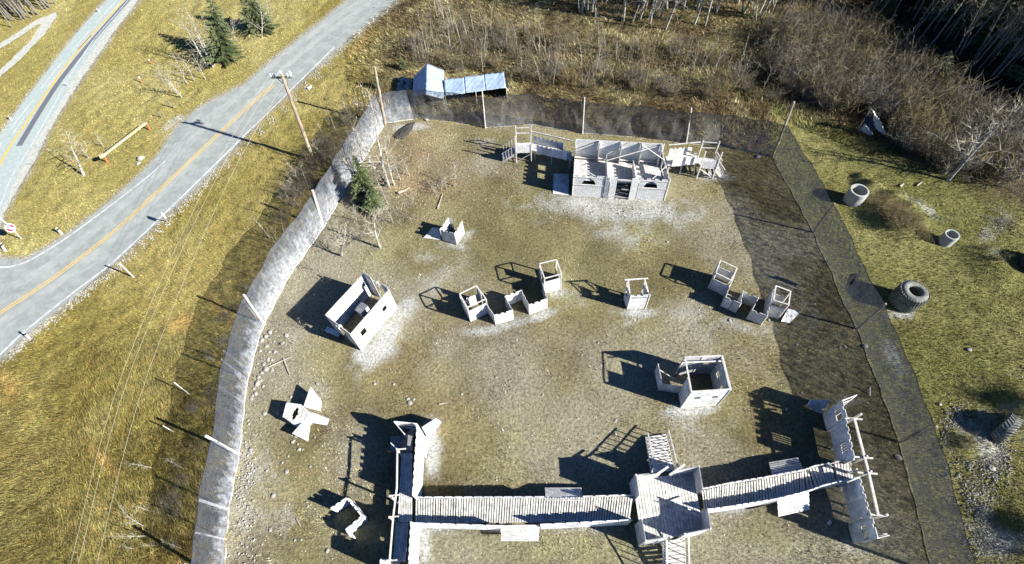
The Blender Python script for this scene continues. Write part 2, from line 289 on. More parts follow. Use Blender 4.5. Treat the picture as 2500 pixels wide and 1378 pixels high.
# ------------------------------------------------------------------ mesh builder
class MB:
    def __init__(s): s.v = []; s.f = []
    def add(s, vs, fs):
        o = len(s.v); s.v += [tuple(v) for v in vs]; s.f += [tuple(i + o for i in f) for f in fs]
    def hexa(s, a):       # 8 corners, bottom 4 then top 4
        s.add(a, [(0, 3, 2, 1), (4, 5, 6, 7), (0, 1, 5, 4), (1, 2, 6, 5), (2, 3, 7, 6), (3, 0, 4, 7)])
    def box(s, c, sx, sy, sz, ang=0):    # c = base centre
        ca, sa = math.cos(ang), math.sin(ang); P = []
        for z in (0, sz):
            for x, y in ((-1, -1), (1, -1), (1, 1), (-1, 1)):
                X, Y = x * sx / 2, y * sy / 2
                P.append((c[0] + X * ca - Y * sa, c[1] + X * sa + Y * ca, c[2] + z))
        s.hexa(P)
    def beam(s, p, q, w=.09, h=.04, up=(0, 0, 1)):
        p, q = Vector(p), Vector(q); d = (q - p).normalized(); up = Vector(up)
        if abs(d.dot(up)) > .98: up = Vector((1, 0, 0))
        a = d.cross(up).normalized(); b = a.cross(d).normalized(); a *= w / 2; b *= h / 2
        s.hexa([p - a - b, p + a - b, p + a + b, p - a + b, q - a - b, q + a - b, q + a + b, q - a + b])
    def tube(s, pts, rad, n=6, cap=True):
        pts = [Vector(p) for p in pts]; o = len(s.v); k = len(pts)
        ref = Vector((0.31, 0.17, 1)).normalized()
        for i, p in enumerate(pts):
            d = (pts[min(i + 1, k - 1)] - pts[max(i - 1, 0)]).normalized()
            a = d.cross(ref)
            if a.length < .05: a = d.cross(Vector((1, 0, 0)))
            a.normalize(); b = d.cross(a); r = rad[i] if hasattr(rad, '__len__') else rad
            for j in range(n):
                t = 2 * math.pi * j / n; s.v.append(tuple(p + a * (r * math.cos(t)) + b * (r * math.sin(t))))
        for i in range(k - 1):
            for j in range(n):
                s.f.append((o + i * n + j, o + i * n + (j + 1) % n, o + (i + 1) * n + (j + 1) % n, o + (i + 1) * n + j))
        if cap:
            s.f.append(tuple(o + j for j in range(n))[::-1]); s.f.append(tuple(o + (k - 1) * n + j for j in range(n)))
    def slab(s, quad, t=.04):           # thin board through 4 points, thickened along its normal
        q = [Vector(p) for p in quad]; n = (q[1] - q[0]).cross(q[-1] - q[0]).normalized() * t
        if n.z < 0: n = -n
        k = len(q); s.add([p - n * .5 for p in q] + [p + n * .5 for p in q],
              [tuple(range(k))[::-1], tuple(range(k, 2 * k))] + [(i, (i + 1) % k, k + (i + 1) % k, k + i) for i in range(k)])
    def planks(s, a0, a1, b0, b1, n, gap=.2, t=.035, jit=0.0):
        """n boards; board i runs from line a to line b"""
        a0, a1, b0, b1 = map(Vector, (a0, a1, b0, b1))
        for i in range(n):
            u0, u1 = (i + rnd.uniform(0, .25) * gap) / n, (i + 1 - gap * rnd.uniform(.7, 1.2)) / n; dz = Vector((0, 0, rnd.uniform(-1, 1) * jit)); e = rnd.uniform(-.02, .02)
            p = [a0.lerp(a1, u0), a0.lerp(a1, u1), b0.lerp(b1, u1), b0.lerp(b1, u0)]
            d = (p[3] - p[0]).normalized() * e
            s.slab([p[0] - d + dz, p[1] - d + dz, p[2] + d + dz, p[3] + d + dz], t)
    def wall(s, a, b, z0, z1, t=.03, cren=None, holes=(), inset=.03):
        """upright board wall with cut-outs; a, b ground points; cren=(merlon, gap, height)"""
        a, b = flat(Vector(a)), flat(Vector(b)); d = b - a; L = d.length; d /= L; nrm = Vector((-d.y, d.x, 0)) * t / 2
        us = {inset, L - inset}; zs = {z0, z1}; cr = []
        if cren:
            m, g, ch = cren; zs.add(z1 - ch); u = inset + rnd.uniform(0, .3) * m
            k = max(2, round((L - 2 * inset) / (m + g))); st = (L - 2 * inset) / k
            for i in range(k):
                j = rnd.uniform(-.06, .06) * st
                c0 = inset + i * st + st * m / (m + g) + j; c1 = inset + (i + 1) * st + j
                if i == k - 1: continue
                cr.append((c0, c1)); us |= {c0, c1}
        for h in holes:
            us |= {h[0], h[1]}; zs |= {h[2], h[3]}
            if len(h) > 4:
                for i in range(1, 14): us.add(h[0] + (h[1] - h[0]) * i / 14); zs.add(h[2] + (h[3] - h[2]) * i / 14)
        us = sorted(u for u in us if inset - 1e-6 <= u <= L - inset + 1e-6); zs = sorted(zs)
        def solid(i, j):
            if i < 0 or j < 0 or i >= len(us) - 1 or j >= len(zs) - 1: return False
            u = (us[i] + us[i + 1]) / 2; z = (zs[j] + zs[j + 1]) / 2
            if cren and z > z1 - cren[2]:
                for c0, c1 in cr:
                    if c0 < u < c1: return False
            for h in holes:
                if h[0] < u < h[1] and h[2] < z < h[3]:
                    if len(h) == 4: return False
                    if ((u - (h[0] + h[1]) / 2) / ((h[1] - h[0]) / 2)) ** 2 + ((z - h[2]) / (h[3] - h[2])) ** 2 < 1: return False
            return True
        P = lambda u, z, sd: a + d * u + nrm * sd + Vector((0, 0, z))
        for i in range(len(us) - 1):
            for j in range(len(zs) - 1):
                if not solid(i, j): continue
                u0, u1, w0, w1 = us[i], us[i + 1], zs[j], zs[j + 1]
                s.add([P(u0, w0, -1), P(u1, w0, -1), P(u1, w1, -1), P(u0, w1, -1)], [(0, 1, 2, 3)])
                s.add([P(u0, w0, 1), P(u1, w0, 1), P(u1, w1, 1), P(u0, w1, 1)], [(3, 2, 1, 0)])
                for ok, q in ((solid(i - 1, j), (u0, w0, u0, w1)), (solid(i + 1, j), (u1, w1, u1, w0)), (solid(i, j - 1), (u1, w0, u0, w0)), (solid(i, j + 1), (u0, w1, u1, w1))):
                    if not ok: s.add([P(q[0], q[1], -1), P(q[0], q[1], 1), P(q[2], q[3], 1), P(q[2], q[3], -1)], [(0, 1, 2, 3)])
        return s
    def build(s, name, m, parent=None, smooth=False):
        me = bpy.data.meshes.new(name)
        off = parent_world(parent)
        me.from_pydata([(v[0] - off.x, v[1] - off.y, v[2] - off.z) for v in s.v], [], s.f)
        me.materials.append(MAT[m]); me.update()
        if smooth:
            for p in me.polygons: p.use_smooth = True
        o = bpy.data.objects.new(name, me); C.objects.link(o)
        if parent is not None: o.parent = parent
        return o
def parent_world(o):
    v = Vector((0, 0, 0))
    while o is not None: v += o.location; o = o.parent
    return v
def tag(o, label=None, cat=None, group=None, kind=None):
    if label: o['label'] = label
    if cat: o['category'] = cat
    if group: o['group'] = group
    if kind: o['kind'] = kind
    return o
def thing(name, label, cat, loc, group=None):
    o = bpy.data.objects.new(name, None); C.objects.link(o); o.location = Vector(loc); o.empty_display_size = .3
    return tag(o, label, cat, group)
def copy_tree(o, parent=None):
    c = o.copy(); C.objects.link(c); c.parent = parent
    for ch in [k for k in ALLKIDS.get(o.name, [])]: copy_tree(ch, c)
    return c
ALLKIDS = {}
def regkids(o):
    ALLKIDS[o.name] = list(o.children)
    for c in o.children: regkids(c)

# ------------------------------------------------------------------ GROUND (one sheet to the horizon)
def ground_height(x, y):
    px, py = pxa(x, y)
    fld = inpoly(px, py, NET_BASE)
    amp = np.where(fld, .035, .16)
    amp = np.where((px > 1880) & ~fld, .08, amp)
    near = inpoly(px, py, ROAD_POLY) | inpoly(px, py, HW_POLY) | inpoly(px, py, TRACK)
    z = (fbm(x, y, .9, 4, 2) - .5) * amp * 2 + (fbm(x, y, 5, 3, 4) - .5) * amp * 1.4
    dm = np.full(px.shape, 1e9)
    for pl in (ROAD_R, ROAD_L, HW_L, HW_S, TRACK):
        for (x1, y1), (x2, y2) in zip(pl[:-1], pl[1:]):
            t = np.clip(((px - x1) * (x2 - x1) + (py - y1) * (y2 - y1)) / ((x2 - x1) ** 2 + (y2 - y1) ** 2), 0, 1)
            dm = np.minimum(dm, np.hypot(px - x1 - t * (x2 - x1), py - y1 - t * (y2 - y1)))
    z = z * np.clip(dm / 25 - .4, 0, 1); z = np.where(near, -.03, z)
    for cx, cy, r, h in MOUNDS:
        g = G(cx, cy); z = z + h * np.exp(-((x - g.x) ** 2 + (y - g.y) ** 2) / r ** 2)
    return z
MOUNDS = [(2100 + i * 21, 436 + i * 14 + (6 if i % 2 else 0), .55, .5) for i in range(8)] + [(2150, 520, 1.5, .45), (2185, 545, 1.3, .45), (2215, 565, 1.2, .35), (2110, 470, .9, .3), (2190, 480, .9, .3), (2240, 500, .9, .35), (2355, 1085, .7, .35), (2400, 1085, .6, .25), (2495, 1000, 1.2, .7), (2500, 1300, 1.0, .9), (2410, 640, 1.6, .35), (2440, 670, 1.2, .3), (2470, 990, 1.4, .5), (2480, 560, 1.5, .5)]
def axis(lo, hi, st, far):
    a = list(np.arange(lo, hi, st)); d = st * 2; v = a[-1]; r = []
    while v < far: v += d; d *= 1.7; r.append(v)
    v = a[0]; d = st * 2; l = []
    while v > -far: v -= d; d *= 1.7; l.append(v)
    return np.array(l[::-1] + a + r)
gx = axis(-66, 64, .24, 2500); gy = axis(-3, 92, .24, 2500)
X, Y = np.meshgrid(gx, gy); nx, ny = len(gx), len(gy)
Z = ground_height(X, Y); core = (X > -67) & (X < 65) & (Y > -4) & (Y < 93); Z = np.where(core, Z, 0)
co = np.stack([X, Y, Z], -1).reshape(-1, 3).astype(np.float32)
me = bpy.data.meshes.new('ground'); me.vertices.add(len(co)); me.vertices.foreach_set('co', co.ravel())
ii = (np.arange(ny - 1)[:, None] * nx + np.arange(nx - 1)[None]).ravel()
quads = np.stack([ii, ii + 1, ii + nx + 1, ii + nx], -1).astype(np.int32)
me.loops.add(quads.size); me.loops.foreach_set('vertex_index', quads.ravel())
me.polygons.add(len(quads)); me.polygons.foreach_set('loop_start', np.arange(0, quads.size, 4, dtype=np.int32)); me.polygons.foreach_set('loop_total', np.full(len(quads), 4, np.int32))
me.update(); me.validate()
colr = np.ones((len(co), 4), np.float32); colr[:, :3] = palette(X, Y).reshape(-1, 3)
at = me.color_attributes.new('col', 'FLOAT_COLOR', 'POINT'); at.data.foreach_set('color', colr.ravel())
me.materials.append(MAT['ground']); me.polygons.foreach_set('use_smooth', np.ones(len(quads), bool))
go = bpy.data.objects.new('ground', me); C.objects.link(go)
tag(go, 'dry straw coloured grass ground around the netted field', 'ground', kind='structure')
def gz(x, y): return float(ground_height(np.array([x]), np.array([y]))[0])

# ------------------------------------------------------------------ ROADS
def resample(pl, n):
    P = [G(*p) for p in pl]; d = [0]
    for a, b in zip(P[:-1], P[1:]): d.append(d[-1] + (b - a).length)
    out = []
    for i in range(n):
        t = d[-1] * i / (n - 1); k = 0
        while k < len(d) - 2 and d[k + 1] < t: k += 1
        f = (t - d[k]) / (d[k + 1] - d[k])
        # catmull-rom
        p0 = P[max(k - 1, 0)]; p1 = P[k]; p2 = P[k + 1]; p3 = P[min(k + 2, len(P) - 1)]
        out.append(.5 * ((2 * p1) + (p2 - p0) * f + (2 * p0 - 5 * p1 + 4 * p2 - p3) * f * f + (3 * p1 - p0 - 3 * p2 + p3) * f ** 3))
    return out
def polysheet(name, pl, z, m, label, cat):
    from mathutils.geometry import tessellate_polygon
    P0 = [G(*p) for p in pl]; P = []
    for a, b in zip(P0, P0[1:] + P0[:1]):
        k = max(1, int((b - a).length / .5))
        for i in range(k): P.append(a.lerp(b, i / k) + Vector((rnd.uniform(-1, 1), rnd.uniform(-1, 1), 0)) * .10)
    mb = MB(); mb.add([(p.x, p.y, z) for p in P], [tuple(t) for t in tessellate_polygon([P])])
    o = mb.build(name, m); tag(o, label, cat, kind='structure'); return o
def strip(mb, pl, w, z, n=60, dash=None):
    R = resample(pl, n); acc = 0
    for i in range(n - 1):
        a, b = R[i], R[i + 1]; d = (b - a); L = d.length; acc += L
        if dash and (acc % (dash[0] + dash[1])) > dash[0]: continue
        d.normalize(); s = Vector((-d.y, d.x, 0)) * w / 2; j = R[min(i + 2, n - 1)] - b
        if j.length < 1e-6: j = d.copy()
        j.normalize(); s2 = Vector((-j.y, j.x, 0)) * w / 2
        i0 = R[max(i - 1, 0)]; h = a - i0
        if h.length < 1e-6: h = d.copy()
        h.normalize(); sa = Vector((-(d.y + h.y), d.x + h.x, 0)).normalized() * w / 2; sb = Vector((-(d.y + j.y), d.x + j.x, 0)).normalized() * w / 2
        q = [a - sa, b - sb, b + sb, a + sa]; mb.add([(p.x, p.y, z) for p in q], [(0, 1, 2, 3)])
def markings(name, specs, m, label):
    mb = MB()
    for sp in specs: strip(mb, *sp[:4] if len(sp) < 5 else sp[:3], **({} if len(sp) < 5 else {'n': sp[3], 'dash': sp[4]}))
    o = mb.build(name, m); tag(o, label, 'road marking', kind='structure'); return o
polysheet('access_road', ROAD_POLY, .020, 'asphalt', 'grey asphalt road sweeping past the field to the junction', 'road')
polysheet('road_shoulder', HW_POLY, .012, 'gravel', 'pale gravel shoulder along the highway', 'road shoulder')
polysheet('highway', HW_L + [(-100, 640)] + HW_R[::-1], .028, 'asphalt_pale', 'pale two lane highway in the upper left corner', 'road')
polysheet('gravel_track', TRACK, .020, 'gravel', 'white gravel track forking beside the far wood', 'track')
CL = [(668, 206), (658, 214), (604, 260), (521, 337), (391, 460), (277, 564), (134, 674), (0, 762), (-80, 812)]
def off(pl, dx, dy): return [(x + dx, y + dy) for x, y in pl]
markings('centre_line', [(CL, .12, .030), (off(CL, 3.2, 3.6), .12, .030)], 'line_yellow', 'double yellow centre line of the curving access road')
WR = [(818, 115), (650, 280), (487, 440), (394, 530), (277, 640), (177, 717), (60, 811), (0, 867), (-60, 915)]
WL = [(404, 394), (344, 446), (184, 567), (90, 627), (43, 648), (0, 653), (-40, 640)]
markings('edge_line', [(WR, .17, .030), (WL, .15, .030)], 'line_white', 'solid white edge lines of the access road')
HC = [(330, -40), (300, 3), (274, 33), (214, 97), (160, 164), (110, 234), (57, 311), (20, 367), (-20, 440)]
markings('highway_centre_line', [(HC, .28, .036)], 'line_yellow', 'yellow centre line of the highway')
HD = [(356, -40), (320, -6), (250, 72), (200, 130), (165, 174), (134, 216), (92, 282), (47, 357)]
markings('tar_seal', [(HD, .62, .034)], 'asphalt_dark', 'long dark sealed seam beside the highway centre line')
HWR = [(338, -30), (300, 17), (247, 77), (214, 119), (167, 194), (134, 254), (80, 351), (30, 431), (12, 475), (0, 505)]
HWL = [(284, 3), (230, 64), (174, 127), (114, 200), (80, 247), (43, 294), (7, 347), (-30, 410)]
markings('highway_edge_line', [(HWR, .11, .036, 60, (1e9, 1)), (HWL, .13, .036, 120, (4.5, 2.0)), (off(HWL, 9, 5), .09, .036, 120, (3.0, 4.0))], 'line_white', 'white edge and dashed lines of the highway')
markings('worn_wheel_track', [([(930, -10), (760, 110), (600, 262), (500, 365), (391, 475), (277, 584), (134, 698), (0, 790), (-60, 830)], .8, .0235), ([(900, -10), (740, 100), (590, 225), (490, 322), (370, 440), (255, 540), (134, 640), (30, 700)], .9, .0235)], 'asphalt_lane', 'paler worn wheel tracks along the access road')
markings('sealed_crack', [([(880, 20), (800, 80), (730, 134), (690, 165)], .05, .026), ([(930, 10), (850, 72), (790, 118), (700, 190)], .05, .026), ([(560, 250), (500, 290), (455, 330), (420, 375), (395, 400)], .06, .026), ([(240, 640), (200, 662), (120, 700)], .05, .026)], 'asphalt_pale', 'thin pale cracks in the access road')
# worn patches and paths on the asphalt

# ------------------------------------------------------------------ GRASS
def scatter_px(n, x0, x1, y0, y1):
    px = nr.uniform(x0, x1, n); py = nr.uniform(y0, y1, n)
    d = np.array([_f[k] + AX[k] * (px - 1250) / FPX - AU[k] * (py - 689) / FPX for k in range(3)])
    t = -CAMZ / d[2]; return px, py, d[0] * t, d[1] * t, np.sqrt((d * d).sum(0)) * t
def blades_mesh(name, n, x0, x1, y0, y1, keep, hfun, lean, label, cm=1.0, wd=.00075, sg=.5):
    px, py, x, y, dist = scatter_px(n, x0, x1, y0, y1)
    k = keep(px, py); px, py, x, y, dist = px[k], py[k], x[k], y[k], dist[k]; n = len(x)
    h = hfun(px, py) * nr.uniform(.5, 1.4, n); z = ground_height(x, y)
    w = np.maximum(wd * dist, .012) * nr.uniform(.6, 1.5, n)
    ang = nr.uniform(0, 6.283, n); flow = 6.283 * fbm(x, y, 7, 2, 21) * 1.5
    la = flow + nr.normal(0, .8, n); ln = h * lean * nr.uniform(.3, 1.3, n)
    v = np.empty((n, 3, 3), np.float32)
    v[:, 0] = np.stack([x - np.cos(ang) * w / 2, y - np.sin(ang) * w / 2, z - .02], -1)
    v[:, 1] = np.stack([x + np.cos(ang) * w / 2, y + np.sin(ang) * w / 2, z - .02], -1)
    v[:, 2] = np.stack([x + np.cos(la) * ln, y + np.sin(la) * ln, z + h], -1)
    c = palette(x, y) * cm
    br = np.exp(nr.normal(-.03, sg, n)); c = c * br[:, None]
    c = c * np.exp((fbm(x, y, .45, 3, 31) - .5) * 4.2 * sg)[:, None]
    c = c * (1 + nr.normal(0, .09, (n, 3)))
    me = bpy.data.meshes.new(name); me.vertices.add(n * 3); me.vertices.foreach_set('co', v.ravel())
    me.loops.add(n * 3); me.loops.foreach_set('vertex_index', np.arange(n * 3, dtype=np.int32))
    me.polygons.add(n); me.polygons.foreach_set('loop_start', np.arange(0, n * 3, 3, dtype=np.int32)); me.polygons.foreach_set('loop_total', np.full(n, 3, np.int32)); me.update()
    cc = np.ones((n, 3, 4), np.float32); cc[:, :, :3] = np.clip(c, .005, .8)[:, None, :]
    at = me.color_attributes.new('col', 'FLOAT_COLOR', 'POINT'); at.data.foreach_set('color', cc.ravel())
    me.materials.append(MAT['blades']); o = bpy.data.objects.new(name, me); C.objects.link(o)
    return tag(o, label, 'grass', kind='stuff')
DECKS = [[(965, 1105), (1008, 1105), (1010, 1212), (1545, 1208), (1555, 1165), (1705, 1138), (1715, 1190), (2100, 1118), (2105, 1165), (1735, 1245), (1735, 1295), (1575, 1325), (1555, 1270), (1000, 1282), (995, 1378), (950, 1378)],
         [(1398, 390), (1612, 395), (1622, 488), (1400, 480)]]
def offroad(px, py):
    r = ~(inpoly(px, py, ROAD_POLY) | inpoly(px, py, HW_POLY) | inpoly(px, py, TRACK))
    for d in DECKS: r &= ~inpoly(px, py, d)
    return r
infield = lambda px, py: inpoly(px, py, NET_BASE)
blades_mesh('field_grass', 260000, 480, 2300, 280, 1400, lambda px, py: infield(px, py) & offroad(px, py), lambda px, py: .07 + 0 * px, .9, 'short trampled dry grass inside the net', 1.1, .0007, .5)
blades_mesh('verge_grass', 380000, -60, 960, -60, 1420, lambda px, py: (~infield(px, py)) & offroad(px, py) & (px < 960 - .0 * py), lambda px, py: np.where(inpoly(px, py, [(-300, 600), (60, 640), (330, 440), (600, 205), (880, -80), (-300, -80)]), .12, np.clip(.12 + (py - 550) / 3200, .12, .30)), 1.0, 'long matted straw grass on the roadside bank', .95, .0006, .32)
blades_mesh('meadow_grass', 170000, 1880, 2560, 200, 1420, lambda px, py: ~infield(px, py), lambda px, py: .12 + 0 * px, .9, 'green and yellow turf east of the net', 1.05, .00065, .4)
blades_mesh('brush_grass', 150000, 850, 2560, -60, 380, lambda px, py: (~infield(px, py)) & offroad(px, py) & ((px < 1900) | (py < 330 + (px - 2000) * .42)), lambda px, py: .32 + 0 * px, .9, 'rough brown grass and bramble in the brush north of the net', 1.1, .0009)

def weed_patch(px, py):
    d = np.array([_f[k] + AX[k] * (px - 1250) / FPX - AU[k] * (py - 689) / FPX for k in range(3)]); t = -CAMZ / d[2]; x, y = d[0] * t, d[1] * t
    return infield(px, py) & offroad(px, py) & (fbm(x, y, 2.2, 4, 71) > .56)
blades_mesh('weed_tufts', 70000, 480, 2300, 280, 1400, weed_patch, lambda px, py: .16 + 0 * px, .8, 'rougher tufts of taller dry grass inside the net', 1.15, .0008, .6)
def litter():
    r_ = np.random.RandomState(5); V = []; F = []
    mb = MB()
    for i in range(5200):
        if i < 3000: x, y = r_.normal(1000, 110), r_.normal(420, 80)
        else: x, y = r_.uniform(600, 2200), r_.uniform(330, 1370)
        if not inpoly(np.array([x]), np.array([y]), NET_BASE)[0]: continue
        g = G(x, y, .05 + r_.rand() * .04); s_ = r_.uniform(.02, .06); a = r_.uniform(0, 6.28); c_, n_ = math.cos(a) * s_, math.sin(a) * s_
        mb.add([g + Vector((c_, n_, .01)), g + Vector((-n_ * .6, c_ * .6, 0)), g + Vector((-c_, -n_, .015)), g + Vector((n_ * .6, -c_ * .6, .02))], [(0, 1, 2, 3)])
    tag(mb.build('leaf_litter', 'leaf'), 'fallen brown leaves scattered over the field and under the birches', 'leaves', kind='stuff')
mat('leaf', (.34, .22, .11), .8, noise=(.55, .50, .38), scale=4, amt=.4)
litter()
# ------------------------------------------------------------------ NET FENCE
def netfence():
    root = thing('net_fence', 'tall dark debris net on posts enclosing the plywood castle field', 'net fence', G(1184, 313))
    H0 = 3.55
    segs = {'s': (0, 5, 'net_pale_low'), 'w': (5, 11, 'net_bright'), 'n': (11, 19, 'net'), 'e': (19, 29, 'net_dark')}
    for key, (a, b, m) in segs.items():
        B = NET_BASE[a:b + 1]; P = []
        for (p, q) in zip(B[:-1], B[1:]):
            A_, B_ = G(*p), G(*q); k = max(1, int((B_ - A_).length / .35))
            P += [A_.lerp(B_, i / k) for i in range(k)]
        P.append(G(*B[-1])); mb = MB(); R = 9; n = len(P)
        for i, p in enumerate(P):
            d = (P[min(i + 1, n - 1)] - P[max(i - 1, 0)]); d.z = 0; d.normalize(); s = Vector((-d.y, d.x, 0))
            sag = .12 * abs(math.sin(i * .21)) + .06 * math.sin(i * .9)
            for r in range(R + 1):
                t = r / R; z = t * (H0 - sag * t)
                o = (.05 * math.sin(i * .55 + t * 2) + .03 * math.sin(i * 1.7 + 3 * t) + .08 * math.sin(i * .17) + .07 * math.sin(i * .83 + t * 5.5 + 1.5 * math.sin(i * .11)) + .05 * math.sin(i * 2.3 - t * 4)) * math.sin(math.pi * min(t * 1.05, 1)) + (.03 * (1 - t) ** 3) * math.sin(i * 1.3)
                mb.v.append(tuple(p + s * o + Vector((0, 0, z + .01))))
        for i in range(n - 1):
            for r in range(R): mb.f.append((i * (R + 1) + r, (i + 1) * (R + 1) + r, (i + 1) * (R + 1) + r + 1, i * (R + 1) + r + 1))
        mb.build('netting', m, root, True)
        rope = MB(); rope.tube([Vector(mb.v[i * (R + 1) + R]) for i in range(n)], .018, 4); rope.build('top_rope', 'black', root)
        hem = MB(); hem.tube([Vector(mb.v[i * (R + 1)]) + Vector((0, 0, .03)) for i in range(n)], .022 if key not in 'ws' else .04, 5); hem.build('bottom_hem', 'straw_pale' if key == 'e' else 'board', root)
    for (bx, by, w) in ((607, 905, .10), (602, 925, .14), (597, 985, .05), (562, 1245, .16), (556, 1318, .10), (730, 635, .05), (690, 700, .04)):
        p = G(bx, by); mb = MB(); q = p + Vector((-.05, 0, 3.4)); mb.beam(p + Vector((-.02, 0, .05)), q, w, .02); mb.build('seam_strip', 'net_seam', root)
    posts = [((583, 1110), (503, 1065), .10, 'lumber'), ((645, 793), (595, 720), .09, 'lumber'), ((790, 556), (763, 465), .11, 'lumber'), ((941, 306), (914, 163), .13, 'pole_wood'), ((1185, 314), (1177, 224), .07, 'lumber'), ((1422, 327), (1427, 238), .07, 'lumber'), ((1675, 353), (1688, 264), .07, 'lumber'), ((1886, 383), (1939, 249), .10, 'pole_wood'), ((1985, 568), (2038, 497), .07, 'pole_wood'), ((2092, 804), (2163, 742), .08, 'pole_wood'), ((2195, 1080), (2288, 1042), .09, 'pole_wood'), ((545, 1420), (450, 1380), .1, 'lumber'), ((2275, 1400), (2400, 1388), .1, 'pole_wood')]
    for b, t, r, m in posts:
        p = G(*b); h = HT(b, t); q = G(*t, h); mb = MB()
        mb.tube([p - Vector((0, 0, .1)), p.lerp(q, .33), p.lerp(q, .66), q], [r, r * .95, r * .9, r * .85], 8); mb.build('post', m, root)
    return root
netfence()

# ------------------------------------------------------------------ UTILITY POLE, WIRES, SIGNS
def utility():
    b = G(765, 392); h = 8.6; top = G(692, 192, h)
    root = thing('utility_pole', 'tall brown wooden power pole with crossarm beside the road', 'utility pole', b)
    mb = MB(); mb.tube([b - Vector((0, 0, .2)), b.lerp(top, .5), top + Vector((0, 0, .35))], [.17, .15, .12], 10); mb.build('pole', 'pole_wood', root)
    a = G(662, 190, h - .1); c = G(714, 189, h - .1); mb = MB(); mb.beam(a, c, .12, .14)
    mb.beam(a.lerp(c, .25), top - Vector((0, 0, .9)), .04, .04); mb.beam(a.lerp(c, .75), top - Vector((0, 0, .9)), .04, .04); mb.build('crossarm', 'crossarm', root)
    mb = MB(); mb.tube([top - Vector((-.18, .02, 1.0)), top - Vector((-.16, .02, 3.2))], .02, 5); mb.build('ground_wire', 'wire', root)
    ins = []
    for p in (a.lerp(c, .04), a.lerp(c, .17), a.lerp(c, .83), a.lerp(c, .96), top + Vector((0, 0, .35)), a.lerp(c, .9) + Vector((0, .3, 0))):
        mb = MB(); z = Vector((0, 0, 1))
        mb.tube([p + z * .07, p + z * .10, p + z * .16, p + z * .17, p + z * .24, p + z * .25, p + z * .34, p + z * .36], [.05, .05, .11, .06, .11, .05, .09, .02], 10); mb.build('insulator', 'glass', root)
        ins.append(p + z * .36)
    ends = [(ins[0], (509, 440), (303, 900), (172, 1378)), (ins[4], (526, 440), (321, 900), (191, 1378)), (ins[3], (559, 440), (365, 900), (236, 1378))]
    for (s, p1, p2, p3), lab in zip(ends, ('thin overhead wire, leftmost of the three over the bank', 'thin overhead wire, middle of the three over the bank', 'thin overhead wire, rightmost of the three over the bank')):
        pts = [s]; Q = [s, G(*p1, 7.6), G(*p2, 7.0), G(*p3, 7.2), G(p3[0] - (p2[0] - p3[0]) * .2, p3[1] + 120, 7.4)]
        out = []
        for k in range(4):
            p0, p1_, p2_, p3_ = Q[max(k - 1, 0)], Q[k], Q[k + 1], Q[min(k + 2, 4)]
            for i in range(6):
                f = i / 6; out.append(.5 * ((2 * p1_) + (p2_ - p0) * f + (2 * p0 - 5 * p1_ + 4 * p2_ - p3_) * f * f + (3 * p1_ - p0 - 3 * p2_ + p3_) * f ** 3))
        out.append(Q[-1]); mb = MB(); mb.tube(out, .008, 4)
        tag(mb.build('overhead_wire', 'wire'), lab, 'wire', 'overhead wires')
utility()
def post_thing(name, label, cat, b, t, r, m, group=None, band=None, square=False, capm=None):
    p = G(*b); h = min(HT(b, t), 6); q = G(*t, h); root = thing(name, label, cat, p, group)
    mb = MB(); (mb.beam(p, q, r * 2, r * 1.2) if square else mb.tube([p - Vector((0, 0, .1)), q], r, 8)); mb.build('post', m, root)
    if band:
        mb = MB(); (mb.beam(p.lerp(q, .68), p.lerp(q, .9), r * 2.1, r * 1.4) if square else mb.tube([p.lerp(q, .7), p.lerp(q, .92)], r * 1.08, 8)); mb.build('reflector', band, root)
    return root, p, q
for b, t, lab in [((74, 829), (56, 812), 'white plastic marker post at the outer edge of the curve'), ((152, 573), (137, 557), 'white marker post at the inner edge of the access road'),
                  ((14, 614), (0, 594), 'white marker post beside the junction kerb'), ((167, 210), (158, 203), 'white marker post on the highway shoulder'), ((28, 293), (20, 284), 'small white marker post on the far side of the highway, lower one'), ((243, 29), (236, 22), 'small white marker post on the far side of the highway, upper one')]:
    post_thing('marker_post', lab, 'marker post', b, t, .07, 'white', 'roadside marker posts', 'black', True)
for b, t, lab in [((346, 203), (338, 186), 'short orange stake with white top in the grass, lower of two'), ((370, 156), (361, 144), 'short orange stake with white top in the grass, upper of two')]:
    r_, p, q = post_thing('survey_stake', lab, 'stake', b, t, .06, 'orange', 'orange stakes', 'white')
post_thing('wooden_post', 'thin grey wooden post leaning on the bank below the curve', 'post', (326, 677), (291, 643), .06, 'lumber')
post_thing('wooden_post', 'grey wooden post beside the gravel turnout, near the birches', 'post', (424, 262), (409, 247), .07, 'bark_grey')
post_thing('wooden_post', 'short grey wooden post beside the gravel turnout, near the barrier', 'post', (396, 287), (384, 273), .05, 'bark_grey')
post_thing('wooden_post', 'thin dark grey stake standing in the highway verge grass', 'post', (347, 190), (341, 177), .04, 'bark_grey')
post_thing('wooden_stake', 'thin pale stake in the shade band east of the castle wing', 'stake', (2125, 967), (2124, 946), .05, 'lumber')
for b, t, lab in [((462, 963), (425, 934), 'thin weathered stake in the long grass, upper of two'), ((424, 1055), (398, 1040), 'thin greenish stake in the long grass, lower of two')]:
    post_thing('wooden_stake', lab, 'stake', b, t, .035, 'lumber', 'stakes in the long grass')
